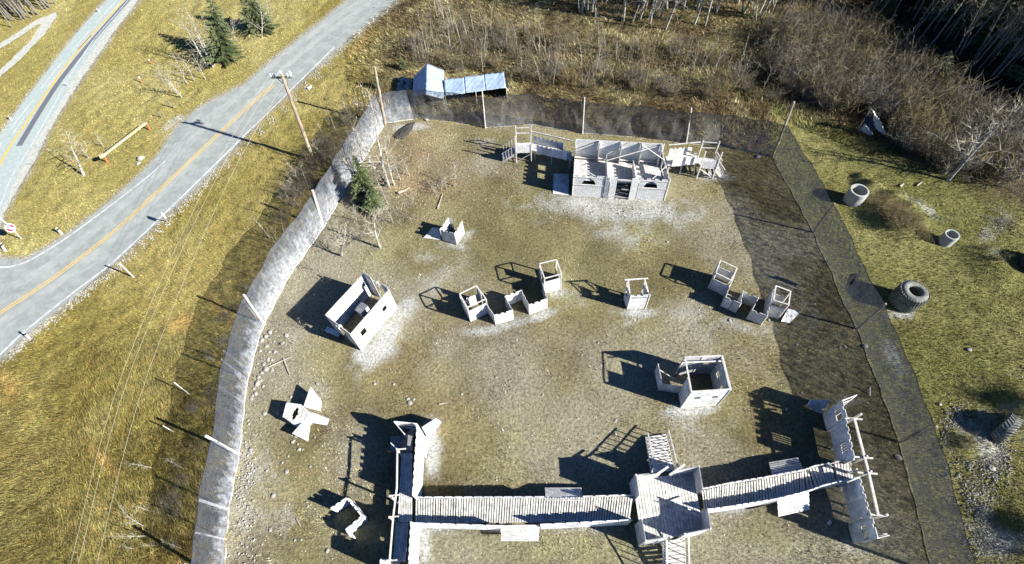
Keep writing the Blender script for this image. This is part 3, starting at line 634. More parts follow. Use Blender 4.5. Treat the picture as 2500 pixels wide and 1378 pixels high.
# stop sign seen glaring in the sun
def stop_sign():
    p = G(52, 583); h = 2.1; q = G(26, 556, h); root = thing('road_sign', 'red octagonal road sign with white band on a white post', 'road sign', p)
    qq = G(2, 534, 3.6); mb = MB(); mb.tube([p, q, qq], .05, 8); mb.build('post', 'white', root)
    n = (Vector((0.25, -.75, .45))).normalized(); a = n.cross(Vector((0, 0, 1))).normalized(); b = a.cross(n)
    a2 = a * math.cos(.75) + b * math.sin(.75); b2 = -a * math.sin(.75) + b * math.cos(.75); c = q + n * .08
    def octo(r, d, m, nm, par):
        mb = MB(); P = [c + n * d + a2 * (r * math.cos(math.pi / 8 + k * math.pi / 4)) + b2 * (r * math.sin(math.pi / 8 + k * math.pi / 4)) for k in range(8)]
        mb.slab(P, .012); return mb.build(nm, m, par)
    f = octo(.40, 0, 'white', 'sign_plate', root); octo(.33, .014, 'red', 'sign_face', f)
    mb = MB(); mb.slab([c + n * .028 + a2 * x + b2 * y for x, y in ((-.33, -.11), (.33, -.11), (.33, .11), (-.33, .11))], .008); mb.build('white_band', 'white', f)
stop_sign()
def chevron():
    p = G(408, 542); q = G(394, 520, 1.7); root = thing('road_sign', 'small roadside sign panel seen edge on, at the curve by the white line', 'road sign', p)
    mb = MB(); mb.tube([p, q], .045, 8); mb.build('post', 'galv', root)
    mb = MB(); a = q + Vector((-.02, 0, -.6)); mb.slab([a + Vector((-.10, .20, 0)), a + Vector((.10, -.20, 0)), a + Vector((.10, -.20, .55)), a + Vector((-.10, .20, .55))], .02); mb.build('sign_panel', 'white', root)
chevron()
def barrier():
    p, q = G(263, 398), G(366, 318); root = thing('road_barrier', 'long yellow pole barrier on two orange posts in the grass', 'barrier', p)
    pt, qt = G(252, 380, .9), G(356, 300, .9)
    for a, b in ((p, pt), (q, qt)):
        mb = MB(); mb.tube([a - Vector((0, 0, .05)), b], .10, 8); mb.build('post', 'orange', root)
    mb = MB(); mb.beam(pt, qt, .24, .12); mb.build('bar', 'yellow', root)
    mb = MB(); d = (qt - pt).normalized(); mb.box(pt - d * .1 - Vector((0, 0, .05)), .45, .35, .22, .6); mb.build('counterweight', 'yellow', root)
barrier()

# ------------------------------------------------------------------ PLYWOOD STRUCTURES
POSTW = .075
def posts(root, pts, h, m='lumber', w=POSTW, z0=0):
    for p in pts:
        mb = MB(); p = flat(Vector(p)); mb.box((p.x, p.y, z0), w, w, h - z0, rnd.uniform(0, .5)); mb.build('post', m, root)
def ring(root, pts, z, m='lumber', w=.08, h=.05, name='top_rail', close=True):
    n = len(pts)
    for i in range(n if close else n - 1):
        mb = MB(); a = flat(Vector(pts[i])) + Vector((0, 0, z)); b = flat(Vector(pts[(i + 1) % n])) + Vector((0, 0, z + .006 * (i % 2)))
        mb.beam(a, b, w, h); mb.build(name, m, root)
CREN = (.24, .2, .16)

def castle_house():
    bl, br = G(1397, 479), G(1621, 492)
    h = 2.55
    tl, tr = T(1401, 426, h), T(1636, 438, h)
    FL = bl.lerp(tl, .5); FR = br.lerp(tr, .5)
    ZF = 1.2; BL = T(1403, 384, ZF); BR = T(1610, 396, ZF)
    root = thing('castle_house', 'large roofless plywood castle house with two arched windows', 'castle building', (FL + FR) / 2)
    L = (FR - FL).length; d = (FR - FL).normalized(); dep = ((BL + BR) / 2 - (FL + FR) / 2)
    A = FL.lerp(FR, .335); Bq = FL.lerp(FR, .69)
    k = FL.lerp(FR, .72) 
    def arch(L_, c, w): return [(L_ * c - w / 2, L_ * c + w / 2, 1.48, 2.2, 1)]
    LA = (A - FL).length
    mb = MB(); mb.wall(FL, A, 0, h, .04, (.30, .27, .2), arch(LA, .50, 1.1)); mb.build('front_wall', 'ply_stone', root)
    LB = (FR - Bq).length
    mb = MB(); mb.wall(Bq, FR, 0, h, .04, (.30, .27, .2), arch(LB, .42, 1.1)); mb.build('front_wall', 'ply_stone', root)
    out = Vector((d.y, -d.x, 0))
    W1 = FL.lerp(FR, .385) + out * .12; W1b = FL.lerp(FR, .465) + out * .10; W2 = FL.lerp(FR, .61) + out * .10
    mb = MB(); mb.wall(A + out * .05, W1, 0, h, .04); mb.build('side_wing', 'ply_stone', root)
    mb = MB(); mb.wall(W1, W1b, 0, h + .05, .04); mb.build('buttress_panel', 'ply_stone', root)
    mb = MB(); mb.wall(W2, Bq + out * .05, 0, h + .02, .04); mb.build('buttress_panel', 'ply_stone', root)
    mb = MB(); mb.beam(W1b + Vector((0, 0, h - .25)), W2 + Vector((0, 0, h - .25)), .08, .14); mb.build('lintel', 'lumber', root)
    mb = MB(); mb.wall(BL, BR, 0, 3.25, .04); mb.build('back_wall', 'ply_stone', root)
    mb = MB(); mb.wall(FL, BL, 0, 2.6, .04, (.3, .2, .16), [(1.1, 1.7, 1.5, 1.9), (2.1, 2.7, 1.5, 1.9)]); mb.build('side_wall', 'ply', root)
    mb = MB(); mb.wall(FR, BR, 0, 2.5, .04, (.3, .25, .18), [(1.6, 2.6, 1.3, 2.1)]); mb.build('side_wall', 'ply', root)
    for u, f0, f1 in ((.365, .03, .85), (.665, .03, .72)):
        a = FL.lerp(FR, u); b = BL.lerp(BR, u); mb = MB(); mb.wall(a.lerp(b, f0), a.lerp(b, f1), ZF + .02, 2.15, .04, (.2, .16, .12)); mb.build('partition', 'ply', root)
    # floor planks and back bench beam
    z = Vector((0, 0, ZF)); mb = MB(); mb.planks(FL.lerp(BL, .20) + z, FR.lerp(BR, .20) + z, BL.lerp(FL, .02) + z, BR.lerp(FR, .02) + z, 52, .10, .03); mb.build('floor', 'board', root)
    for z_, yy in ((1.45, .93),):
        a = FL.lerp(BL, yy); b = FR.lerp(BR, yy); mb = MB(); mb.beam(a + Vector((0, 0, z_)), b + Vector((0, 0, z_)), .22, .05); mb.build('shelf_beam', 'lumber', root)
        for u in (.15, .35, .55, .8): mb = MB(); c = a.lerp(b, u); mb.box((c.x, c.y, ZF + .02), .08, .08, z_ - ZF - .05); mb.build('beam_support', 'lumber', root)
    for u in (.27, .52, .75, .97):
        c = BL.lerp(BR, u) - dep.normalized() * .3; mb = MB(); mb.box((c.x, c.y, ZF + .02), .05, .5, 2.1, math.atan2(dep.y, dep.x) - math.pi / 2); mb.build('stud', 'ply', root)
    V = lambda p, z: flat(p) + Vector((0, 0, z))
    br_ = [(V(FL.lerp(BL, .8), 2.6), V(BL.lerp(BR, .3), 3.25)), (V(FL.lerp(BL, .35), 2.5), V(FL.lerp(FR, .24), 2.45)), (V(BL.lerp(BR, .36).lerp(FL.lerp(FR, .36), .15), 2.2), V(BL.lerp(BR, .62), 3.27)),
           (V(BL.lerp(BR, .72), 3.27), V(BR.lerp(FR, .35), 2.5)), (V(FR.lerp(BR, .45), 2.6), V(Bq.lerp(FR, .42), 2.5)), (V(BR, 3.2), V(FL.lerp(FR, .36).lerp(BL.lerp(BR, .36), .58), 2.4))]
    for a, b in br_:
        mb = MB(); mb.beam(a, b, .07, .04); mb.build('brace', 'lumber', root)
    for p_, q_ in ((FL, A), (Bq, FR)):
        for zz in (h - .24, 1.42):
            mb = MB(); mb.beam(V(p_, zz) + out * .04, V(q_, zz) + out * .04, .035, .07); mb.build('trim_board', 'lumber', root)
    posts(root, [FL, FR], 2.62); posts(root, [BL, BR], 3.3)
    for k_ in range(5):
        zz = .2 + k_ * .2; a = W1b.lerp(W2, .03) - out * (.1 + k_ * .22); b = W1b.lerp(W2, .97) - out * (.1 + k_ * .22); mb = MB(); mb.beam(a + Vector((0, 0, zz)), b + Vector((0, 0, zz)), .24, .04); mb.build('door_step', 'plank_dark', root)
    # loose sheet
    p = [G(1350, 474, .06), G(1388, 477, .06), G(1389, 426, .25), G(1351, 424, .25)]
    mb = MB(); mb.slab(p, .03); tag(mb.build('plywood_sheet', 'ply'), 'bare plywood sheet lying in the shade left of the castle house', 'plywood sheet')
castle_house()

def stair(root, lo_l, lo_r, hi_l, hi_r, n, mtread='board', gap=.12, z0=.1):
    """treads between low edge (lo) and high edge (hi); returns nothing"""
    mb = MB()
    for i in range(n):
        u0 = i / n; u1 = (i + .8) / n
        a, b = lo_l.lerp(hi_l, u0), lo_r.lerp(hi_r, u0); c, d = lo_r.lerp(hi_r, u1), lo_l.lerp(hi_l, u1)
        zz = a.z + (hi_l.z - lo_l.z) / n * .5
        mb.slab([Vector((p.x, p.y, zz)) for p in (a, b, c, d)], .04)
    o = mb.build('stair_treads', mtread, root)
    for a, b in ((lo_l, hi_l), (lo_r, hi_r)):
        m2 = MB(); m2.beam(a - Vector((0, 0, .08)), b - Vector((0, 0, .10)), .05, .22); m2.build('stringer', 'lumber', root)
def railing(root, a, b, h, n, m='lumber'):
    up = Vector((0, 0, h)); mb = MB(); mb.beam(a + up, b + up, .09, .05); mb.build('handrail', m, root)
    for i in range(n):
        p = a.lerp(b, (i + .5) / n); mb = MB(); mb.beam(p, p + up - Vector((0, 0, .03)), .04, .04); mb.build('baluster', m, root)

def side_tower(name, label, F, TOPS, hp, stairs, sgn, bridge):
    """raised platform box with crenellated guard, stairs and a guarded bridge"""
    FLp, FRp, BRp, BLp = F
    root = thing(name, label, 'play platform', (FLp + BRp) / 2)
    z = Vector((0, 0, hp)); mb = MB(); mb.planks(FLp + z, FRp + z, BLp + z, BRp + z, 9, .1, .04); mb.build('platform_deck', 'board', root)
    mb = MB(); mb.wall(FLp, FRp, hp + .01, hp + .95, .03, (.2, .18, .13)); mb.build('guard_panel', 'ply_stone', root)
    for p in F:
        mb = MB(); mb.box((p.x, p.y, 0), .09, .09, hp + 1.9); mb.build('post', 'lumber', root)
    for zz in (1.15, 1.75):
        mb = MB(); mb.beam(flat(BLp) + Vector((0, 0, hp + zz)), flat(BRp) + Vector((0, 0, hp + zz)), .05, .09); mb.build('rail', 'lumber', root)
    mb = MB(); a, b = (FLp, FRp) if sgn > 0 else (FRp, FLp); mb.beam(flat(a) + Vector((0, 0, .15)), flat(b) + Vector((0, 0, hp - .1)), .08, .05); mb.build('brace', 'lumber', root)
    lo_f, lo_b, hi_f, hi_b = stairs
    stair(root, lo_f, lo_b, hi_f, hi_b, 6); railing(root, lo_f, hi_f, .95, 5); railing(root, lo_b, hi_b, .95, 5)
    (f0, f1), (b0, b1), zb = bridge
    Z = Vector((0, 0, zb)); n = 14; mb = MB(); mb.planks(f0 + Z, f1 + Z, b0 + Z, b1 + Z, n, .1, .04); mb.build('bridge_deck', 'board', root)
    mb = MB(); mb.wall(f0.lerp(f1, .12), f0.lerp(f1, .88), zb - .15, zb + .85, .03, (.22, .2, .14)); mb.build('bridge_panel', 'ply_white', root)
    mb = MB(); mb.wall(b0.lerp(b1, .05), b0.lerp(b1, .8), zb + .01, zb + .85, .03, (.22, .2, .14)); mb.build('bridge_panel', 'ply_white', root)
    mb = MB(); mb.beam(flat(b0) + Vector((0, 0, zb + 1.3)), flat(b1) + Vector((0, 0, zb + 1.3)), .06, .09); mb.build('rail', 'lumber', root)
    for u in (.08, .5, .95):
        p = f0.lerp(f1, u); q = b0.lerp(b1, u)
        for w in (p, q): mb = MB(); mb.box((w.x, w.y + .12, 0), .08, .08, zb - .06); mb.build('bridge_post', 'lumber', root)
    return root
hp = 1.2
FLp, FRp = G(1261, 398), G(1299, 388); FLp = T(1260, 374, hp); FRp = T(1297, 373, hp); back = (G(1420, 326) - G(1425, 420)).normalized() * 1.25
F1 = [FLp, FRp, FRp + back, FLp + back]
lf, lb = G(1226, 395), G(1226, 395) + back * .85
side_tower('stair_platform', 'crenellated plywood stair platform with bridge, west of the castle house', F1, None, hp, (lf, lb, FLp + Vector((0, 0, hp)), FLp + back * .85 + Vector((0, 0, hp))), 1, ((T(1298, 368, hp), T(1397, 392, hp)), (T(1298, 368, hp) + back * .8, T(1397, 392, hp) + back * .8), hp))
FLq = T(1709, 411, hp); FRq = T(1748, 413, hp); F2 = [FLq, FRq, FRq + back, FLq + back]
rf = G(1762, 434); rb = rf + back * .85
side_tower('stair_platform', 'crenellated plywood stair platform with bridge, east of the castle house', F2, None, hp, (rf, rb, FRq + Vector((0, 0, hp)), FRq + back * .85 + Vector((0, 0, hp))), -1, ((T(1630, 405, hp), T(1706, 398, hp)), (T(1630, 405, hp) + back * .9, T(1706, 398, hp) + back * .9), hp))

def bunker():
    h = 1.5
    a, b, c, d = T(1076, 561, h), T(1110, 571, h), T(1127, 541, h), T(1094, 533, h)
    a = a.lerp(G(1079, 586), .4); b = b.lerp(G(1115, 597), .4); c = c.lerp(G(1135, 569), .4)
    root = thing('crenellated_hut', 'small open crenellated plywood box beside a plank ramp, near the birches', 'plywood bunker', (a + c) / 2)
    mb = MB(); mb.wall(a, b, 0, h, .03, CREN); mb.build('wall_panel', 'ply', root)
    mb = MB(); mb.wall(b, c, 0, h, .03, CREN); mb.build('wall_panel', 'ply_white', root)
    mb = MB(); mb.wall(a, d, 0, h, .03, CREN); mb.build('wall_panel', 'ply_white', root)
    mb = MB(); mb.wall(d, d.lerp(c, .3), 0, h, .03); mb.build('wall_panel', 'ply', root)
    posts(root, [a, b, c, d], h + .02)
    p = [G(1034, 581, .05), G(1077, 587, .05), G(1072, 556, .75), G(1056, 555, .75)]
    mb = MB(); mb.planks(p[0], p[3], p[1], p[2], 6, .1, .04); r = mb.build('plank_ramp', 'board')
    tag(r, 'sloping trapezoid of weathered planks leaning beside the small crenellated box', 'plank ramp')
bunker()

def left_house():
    h = 2.55
    FL = T(856, 815, h).lerp(G(883, 857), .5); FR = T(949, 711, h).lerp(G(970, 751), .5); BR = T(887, 672, h); BL = T(795, 769, h)
    BR = BR + (FR - T(949, 711, h)); BL = BL + (FL - T(856, 815, h)) * .6
    root = thing('plywood_house', 'roofless white plywood house with two square windows beside the west net', 'plywood house', (FL + BR) / 2)
    L = (FR - FL).length
    mb = MB(); mb.wall(FL, FR, 0, h, .03, None, [(L * .15, L * .27, 1.15, 1.8), (L * .715, L * .815, 1.1, 1.65)]); mb.build('front_wall', 'ply_white', root)
    mb = MB(); mb.wall(BL, BR, 0, h, .03); mb.build('back_wall', 'ply_white', root)
    W = (BL - FL).length
    mb = MB(); mb.wall(FL, BL, 0, h, .03, None, [(W * .42, W * .72, -.1, 2.0), (W * .30, W * .42, 1.5, 1.7)]); mb.build('end_wall', 'ply', root)
    mb = MB(); mb.wall(FR, BR, 0, h - .02, .03, None, [(W * .26, W * .66, -.1, 3)]); mb.build('end_wall', 'ply', root)
    nrm = (BL - FL).normalized()
    for u in (.345, .66):
        p = BL.lerp(BR, u) - nrm * .05; mb = MB(); mb.box((p.x, p.y, 0), .05, .09, h + .01, math.atan2((BR - BL).y, (BR - BL).x)); mb.build('stud', 'lumber', root)
        p = FL.lerp(FR, u) + nrm * .05; mb = MB(); mb.box((p.x, p.y, 0), .05, .09, h + .05, math.atan2((BR - BL).y, (BR - BL).x)); mb.build('stud', 'lumber', root)
    posts(root, [FL, FR, BR, BL], h + .03)
    for a, b in ((FL, BL), (FR, BR), (FL, FR), (BL, BR)):
        mb = MB(); mb.beam(a + Vector((0, 0, h + .035)), b + Vector((0, 0, h + .042)), .05, .05); mb.build('top_plate', 'lumber', root)
    # wind brace ends seen on the gable
    a = FR.lerp(BR, .45); mb = MB(); mb.box((a.x, a.y, h - .3), .16, .16, .45); mb.build('block', 'lumber', root)
    a = FL.lerp(BL, .42); mb = MB(); mb.box((a.x, a.y, h - .3), .16, .16, .42); mb.build('block', 'lumber', root)
    # low barrier box inside and bench outside
    c = G(882, 752, .7); bx = thing('plywood_crate', 'small white plywood crate standing inside the roofless west house', 'crate', flat(c))
    mb = MB(); ang = math.atan2((FR - FL).y, (FR - FL).x); mb.box((c.x, c.y, 0), .75, .6, .7, ang); mb.build('side_panels', 'ply_white', bx)
    mb = MB(); mb.box((c.x, c.y, .703), .8, .66, .03, ang); mb.build('lid', 'ply_white', bx)
    a, b = G(796, 803, .35), G(828, 817, .35); mb = MB(); mb.beam(a, b, .38, .05); n = (b - a).normalized()
    bn = thing('plank_bench', 'white plank bench standing outside the doorway of the west house', 'bench', flat(a.lerp(b, .5))); mb.build('seat', 'ply_white', bn)
    for t_ in (.12, .88):
        mb = MB(); q = a.lerp(b, t_); mb.box((q.x, q.y, 0), .06, .3, .32, math.atan2(n.y, n.x)); mb.build('leg', 'lumber', bn)
left_house()

def frame_tower(root, tops, h, walls, mats, railz=None, low=1.25):
    P = tops; posts(root, P, h, 'lumber', .09)
    ring(root, P, h + .02)
    if railz: 
        for i in (0,): ring(root, P, railz, w=.05, h=.08, name='mid_rail')
    for (i, j, z1, m) in walls:
        mb = MB(); mb.wall(P[i], P[j], 0, z1, .03); mb.build('wall_panel', m, root)
def cluster_left():
    h = 2.1
    T1 = [T(1143, 750, h), T(1188, 729, h), T(1165, 697, h), T(1124, 717, h)]
    sh = (G(1148, 787) - T1[0]) * .5; T1 = [p + sh for p in T1]
    root = thing('plywood_bunker', 'zigzag of low crenellated plywood walls joining two open frame towers', 'plywood bunker', T1[0])
    frame_tower(root, T1, h, [(0, 1, 1.55, 'ply_white'), (0, 3, 1.55, 'ply'), (2, 3, .85, 'ply_white')], None)
    mb = MB(); c = T1[2].lerp(T1[1], .45); mb.wall(T1[2], c, 0, 1.9, .03); mb.build('wall_panel', 'ply', root)
    c = (T1[2] + T1[3]) / 2 + (T1[0] - T1[3]) * .18; q = T1[2] + (T1[0] - T1[3]) * .18; mb = MB(); mb.wall(c.lerp(T1[3], .5), q, 0, 1.35, .03); mb.build('inner_panel', 'ply_white', root)
    hw = 1.45; Q = [T(x, y, hw) for x, y in ((1188.5, 746), (1207.4, 769), (1252.4, 756.5), (1233.5, 723), (1274, 708), (1292, 743.5), (1336.6, 728), (1326, 692))]
    Q = [q + sh * .5 for q in Q]; Q[0] = T1[1].lerp(Q[0], .2)
    mm = ['ply', 'ply_white', 'ply', 'ply_white', 'ply', 'ply_white', 'ply']
    for i in range(7):
        mb = MB(); mb.wall(Q[i], Q[i + 1], 0, hw, .03, CREN); mb.build('low_wall', mm[i], root)
    posts(root, Q, hw + .01, w=.06)
    T2 = [T(1330, 680, h), T(1371.5, 669, h), T(1359, 634, h), T(1318, 644, h)]; T2 = [p + sh * .4 for p in T2]
    frame_tower(root, T2, h, [(0, 1, 1.6, 'ply_white'), (1, 2, 1.0, 'ply'), (0, 3, .9, 'ply')], None)
    mb = MB(); mb.wall(T2[3], T2[3].lerp(T2[0], .45), 0, 1.7, .03); mb.build('wall_panel', 'ply', root)
cluster_left()
def mid_tower():
    h = 2.0
    A = T(1541, 719, h).lerp(G(1530, 757.5), .5); B = T(1585, 719, h).lerp(G(1577, 754.6), .5); Cc = T(1571, 693, h); D = T(1530, 698.5, h)
    sh = (B - T(1585, 719, h)); Cc += sh; D += sh
    root = thing('plywood_tower', 'lone three sided plywood tower with a crenellated front and a slot', 'plywood tower', (A + Cc) / 2)
    L = (B - A).length
    mb = MB(); mb.wall(A, B, 0, h, .03, (.26, .24, .16), [(.08, L - .12, 1.5, 1.66)]); mb.build('front_wall', 'ply_white', root)
    mb = MB(); mb.wall(A, D, 0, h - .05, .03, None, [(.45, .85, 1.0, 1.45)]); mb.build('side_wall', 'ply', root)
    mb = MB(); mb.wall(B, Cc, 0, h - .05, .03, None, [(.7, 1.1, .9, 1.4)]); mb.build('side_wall', 'ply', root)
    posts(root, [A, B, Cc, D], h + .02)
    a = G(1525, 684, 2.45); b = G(1582, 680, 2.45); mb = MB(); mb.beam(a, b, .10, .06); mb.build('top_rail', 'lumber', root)
    for p, q in ((a.lerp(b, .15), A.lerp(D, .3) + Vector((0, 0, 1.95))), (a.lerp(b, .85), B.lerp(Cc, .3) + Vector((0, 0, 1.95))), (a.lerp(b, .12), D + Vector((0, 0, 1.4))), (a.lerp(b, .88), Cc + Vector((0, 0, 1.4)))):
        mb = MB(); mb.beam(p, q, .08, .05); mb.build('brace', 'lumber', root)
mid_tower()
def cluster_right():
    h = 2.05
    F_, R_, B_, L_ = T(1790, 688, h), T(1802, 657, h), T(1762, 638, h), T(1751, 669, h)
    sh = (G(1763.5, 721) - F_) * .5; P = [L_ + sh, F_ + sh, R_ + sh, B_ + sh]
    root = thing('plywood_bunker', 'crenellated plywood walls with two frame towers beside the shade of the east net', 'plywood bunker', P[1])
    frame_tower(root, P, h, [(0, 1, 1.35, 'ply'), (0, 3, 1.7, 'ply'), (2, 3, 1.35, 'ply')], None, None)
    hw = 1.35
    K = [T(x, y, hw) for x, y in ((1773.6, 726.7), (1810, 742.6), (1815.7, 713), (1783.8, 698.4))]; s2 = (G(1758.4, 746.3) - K[0]) * .45; K = [k + s2 for k in K]
    for i, j in ((0, 1), (1, 2), (3, 0)):
        mb = MB(); mb.wall(K[i], K[j], 0, hw, .03, CREN); mb.build('low_wall', 'ply', root)
    mb = MB(); mb.wall(K[3], K[2], 0, .25, .03); mb.build('low_wall', 'ply', root)
    posts(root, K, hw + .02, w=.06)
    Q = [K[2]] + [T(x, y, hw) + s2 * .7 for x, y in ((1852.7, 729), (1838, 758), (1874.5, 772.5), (1881.7, 741))]
    for i in range(4):
        mb = MB(); mb.wall(Q[i], Q[i + 1], 0, hw, .03, CREN); mb.build('low_wall', 'ply', root)
    posts(root, Q[1:], hw + .02, w=.06)
    P = [T(1889, 735, h), T(1926, 746, h), T(1931, 713.6, h), T(1895, 700, h)]; s3 = s2 * .8; P = [p + s3 for p in P]
    frame_tower(root, P, h, [(0, 1, 1.45, 'ply'), (0, 3, 1.6, 'ply'), (2, 3, 1.2, 'ply')], None, None)
    q = [G(1924, 754, .55), G(1954, 762, .1), G(1927, 789, .08), G(1907, 785, .45)]
    mb = MB(); mb.slab(q, .04); tag(mb.build('plywood_sheet', 'ply_white'), 'white plywood sheet tilted on the ground against the east frame tower', 'plywood sheet')
cluster_right()
def mid_house():
    h = 2.9
    FL = T(1690, 959, h).lerp(G(1660, 993.5), .5); FR = T(1784, 951, h).lerp(G(1751, 990), .5)
    BR = T(1764, 870, h); BL = T(1673, 873, h); sh = ((FL - T(1690, 959, h)) + (FR - T(1784, 951, h))) * .35; BR += sh; BL += sh
    root = thing('plywood_house', 'tall open plywood house with two square windows and a low side pen', 'plywood house', (FL + BR) / 2)
    L = (FR - FL).length; z1 = 2.75
    mb = MB(); mb.wall(FL, FR, 0, z1, .03, None, [(L * .20, L * .36, 1.5, 1.85), (L * .66, L * .82, 1.5, 1.85)]); mb.build('front_wall', 'ply_white', root)
    mb = MB(); mb.wall(BL, BR, 0, z1 + .1, .03, None, [(L * .15, L * .33, .9, 1.4), (L * .6, L * .78, 1.6, 2.0)]); mb.build('back_wall', 'ply', root)
    D_ = (BR - FR).length
    mb = MB(); mb.wall(FR, BR, 0, z1, .03, None, [(D_ * .18, D_ * .32, 1.2, 1.7), (D_ * .62, D_ * .78, 1.2, 1.7)]); mb.build('side_wall', 'ply', root)
    mb = MB(); mb.wall(FL, FL.lerp(BL, .42), 0, z1, .03); mb.build('side_wall', 'ply', root)
    posts(root, [FL, FR, BR, BL], h, w=.08); ring(root, [FL, FR, BR, BL], h + .02, w=.09)
    p = FL.lerp(BL, .42); posts(root, [p], z1 + .03)
    mb = MB(); a = BL.lerp(BR, .48); b = FL.lerp(FR, .48); mb.box((a.x, a.y, 0), .08, .08, h); mb.build('post', 'lumber', root)
    mb = MB(); mb.beam(BL.lerp(FL, .12) + Vector((0, 0, h - .2)), BR.lerp(FR, .12) + Vector((0, 0, h - .2)), .09, .05); mb.build('cross_beam', 'lumber', root)
    mb = MB(); mb.beam(BL.lerp(FL, .62) + Vector((0, 0, .05)), BR.lerp(FR, .62) + Vector((0, 0, .05)), .07, .05); mb.beam(BL.lerp(BR, .62).lerp(FL.lerp(FR, .62), .62) + Vector((0, 0, .05)), FL.lerp(FR, .62) + Vector((0, 0, .05)), .07, .05); mb.build('floor_beam', 'lumber', root)
    d = (BR - FR).normalized()
    mb = MB(); mb.beam(FR + Vector((0, 0, .5)) - d * -.4, FR.lerp(BR, .9) + Vector((0, 0, 2.3)), .05, .03); mb.build('brace', 'lumber', root)
    # side pen
    hA = 1.35; A = T(1619, 935, hA).lerp(G(1605.6, 954), .5); A2 = T(1609, 889, hA) + (A - T(1619, 935, hA)); B = FL.lerp(BL, .42)
    mb = MB(); mb.wall(A, A2, 0, hA, .03); mb.build('pen_wall', 'ply', root)
    mb = MB(); mb.wall(A, A.lerp(B, .97), 0, hA - .1, .03); mb.build('pen_wall', 'ply', root)
    posts(root, [A, A2], hA + .02, w=.06)
    mb = MB(); mb.beam(A.lerp(A2, .9) + Vector((0, 0, .9)), B.lerp(BL, .3) + Vector((0, 0, .9)), .05, .07); mb.build('pen_rail', 'lumber', root)
mid_house()

def turret():
    z = .95
    P = [T(701, 985, z), T(736, 990, z), T(752, 1010, z), T(745, 1029, z), T(711, 1032, z), T(692, 1019, z)]
    c = sum(P, Vector()) / 6
    root = thing('plank_turret', 'six sided plank box with an oval hatch and a long spout, by the west net', 'plank bunker', flat(c))
    mb = MB()
    for i in range(6): mb.wall(P[i], P[(i + 1) % 6], 0, z - .06, .03, None, (), .016)
    mb.build('side_boards', 'ply_white', root)
    # plank lid with oval hole
    d = (P[1] - P[0]).normalized(); e = Vector((-d.y, d.x, 0)); mb = MB(); hc = c - d * .05
    us = sorted([(p - c).dot(d) for p in P]); u0, u1 = us[0] - .04, us[-1] + .04; n = 28
    def span(u):
        vs = []
        for i in range(6):
            a, b = P[i] - c, P[(i + 1) % 6] - c; ua, ub = a.dot(d), b.dot(d)
            if (ua - u) * (ub - u) <= 0 and abs(ua - ub) > 1e-6: t = (u - ua) / (ub - ua); vs.append(a.dot(e) + t * (b.dot(e) - a.dot(e)))
        return (min(vs), max(vs)) if len(vs) > 1 else None
    for i in range(n):
        ua, ub = u0 + (u1 - u0) * i / n, u0 + (u1 - u0) * (i + 1) / n; um = (ua + ub) / 2; s_ = span(um)
        if not s_: continue
        if i % 7 == 6: ub -= .03
        hv = .42 * math.sqrt(max(0, 1 - ((um + .05) / .17) ** 2)); lo, hi = s_
        parts = [(lo, -hv), (hv, hi)] if hv > .03 else [(lo, hi)]
        for a, b in parts:
            if b - a > .02: mb.slab([c + d * ua + e * a + Vector((0, 0, z)), c + d * ub + e * a + Vector((0, 0, z)), c + d * ub + e * b + Vector((0, 0, z)), c + d * ua + e * b + Vector((0, 0, z))], .04)
    mb.build('plank_lid', 'board', root)
    mb = MB()
    for i in range(6):
        if i != 4: mb.beam(P[i] + Vector((0, 0, z + .02)), P[(i + 1) % 6] + Vector((0, 0, z + .027)), .07, .05)
    mb.build('lid_edge', 'ply_white', root)
    a, b = G(738, 1014, .75), G(801, 1031, .12); mb = MB(); s_ = (b - a).cross(Vector((0, 0, 1))).normalized()
    mb.tube([a - Vector((0, 0, .15)), a.lerp(b, .4) + Vector((0, 0, .02)), b], [.36, .34, .24], 9); mb.build('spout', 'ply_white', root)
    for q, lab in (([G(758, 945, .85), G(785, 980, .05), G(782, 1004, .05), G(741, 994, .85)], 'trapezoid plank shield leaning on the upper side of the turret'),
                   ([G(742, 1029, .8), G(757, 1036, .15), G(752, 1078, .05), G(714, 1059, .75)], 'trapezoid plank shield leaning on the lower side of the turret')):
        mb = MB(); mb.planks(q[0], q[3], q[1], q[2], 1, 0, .05); mb.planks(q[0] + Vector((0, 0, .04)), q[1] + Vector((0, 0, .04)), q[3] + Vector((0, 0, .04)), q[2] + Vector((0, 0, .04)), 4, .14, .04)
        tag(mb.build('plank_shield', 'board'), lab, 'plank shield', 'plank shields')
turret()
def vwall():
    h = 1.25; Q = [T(x, y, h) for x, y in ((806, 1243), (847, 1216), (884, 1260), (843, 1295))]
    root = thing('crenellated_wall', 'low white crenellated plywood wall bent in three, in the shadow of the west wing', 'plywood wall', Q[1])
    for i in range(3):
        mb = MB(); mb.wall(Q[i], Q[i + 1], 0, h, .10, (.2, .14, .14)); mb.build('wall_panel', 'ply_white', root)
    mb = MB(); mb.wall(Q[3], Q[3] + (Q[3] - Q[0]) * .28, 0, h * .9, .05); mb.build('wall_panel', 'ply_white', root)
vwall()

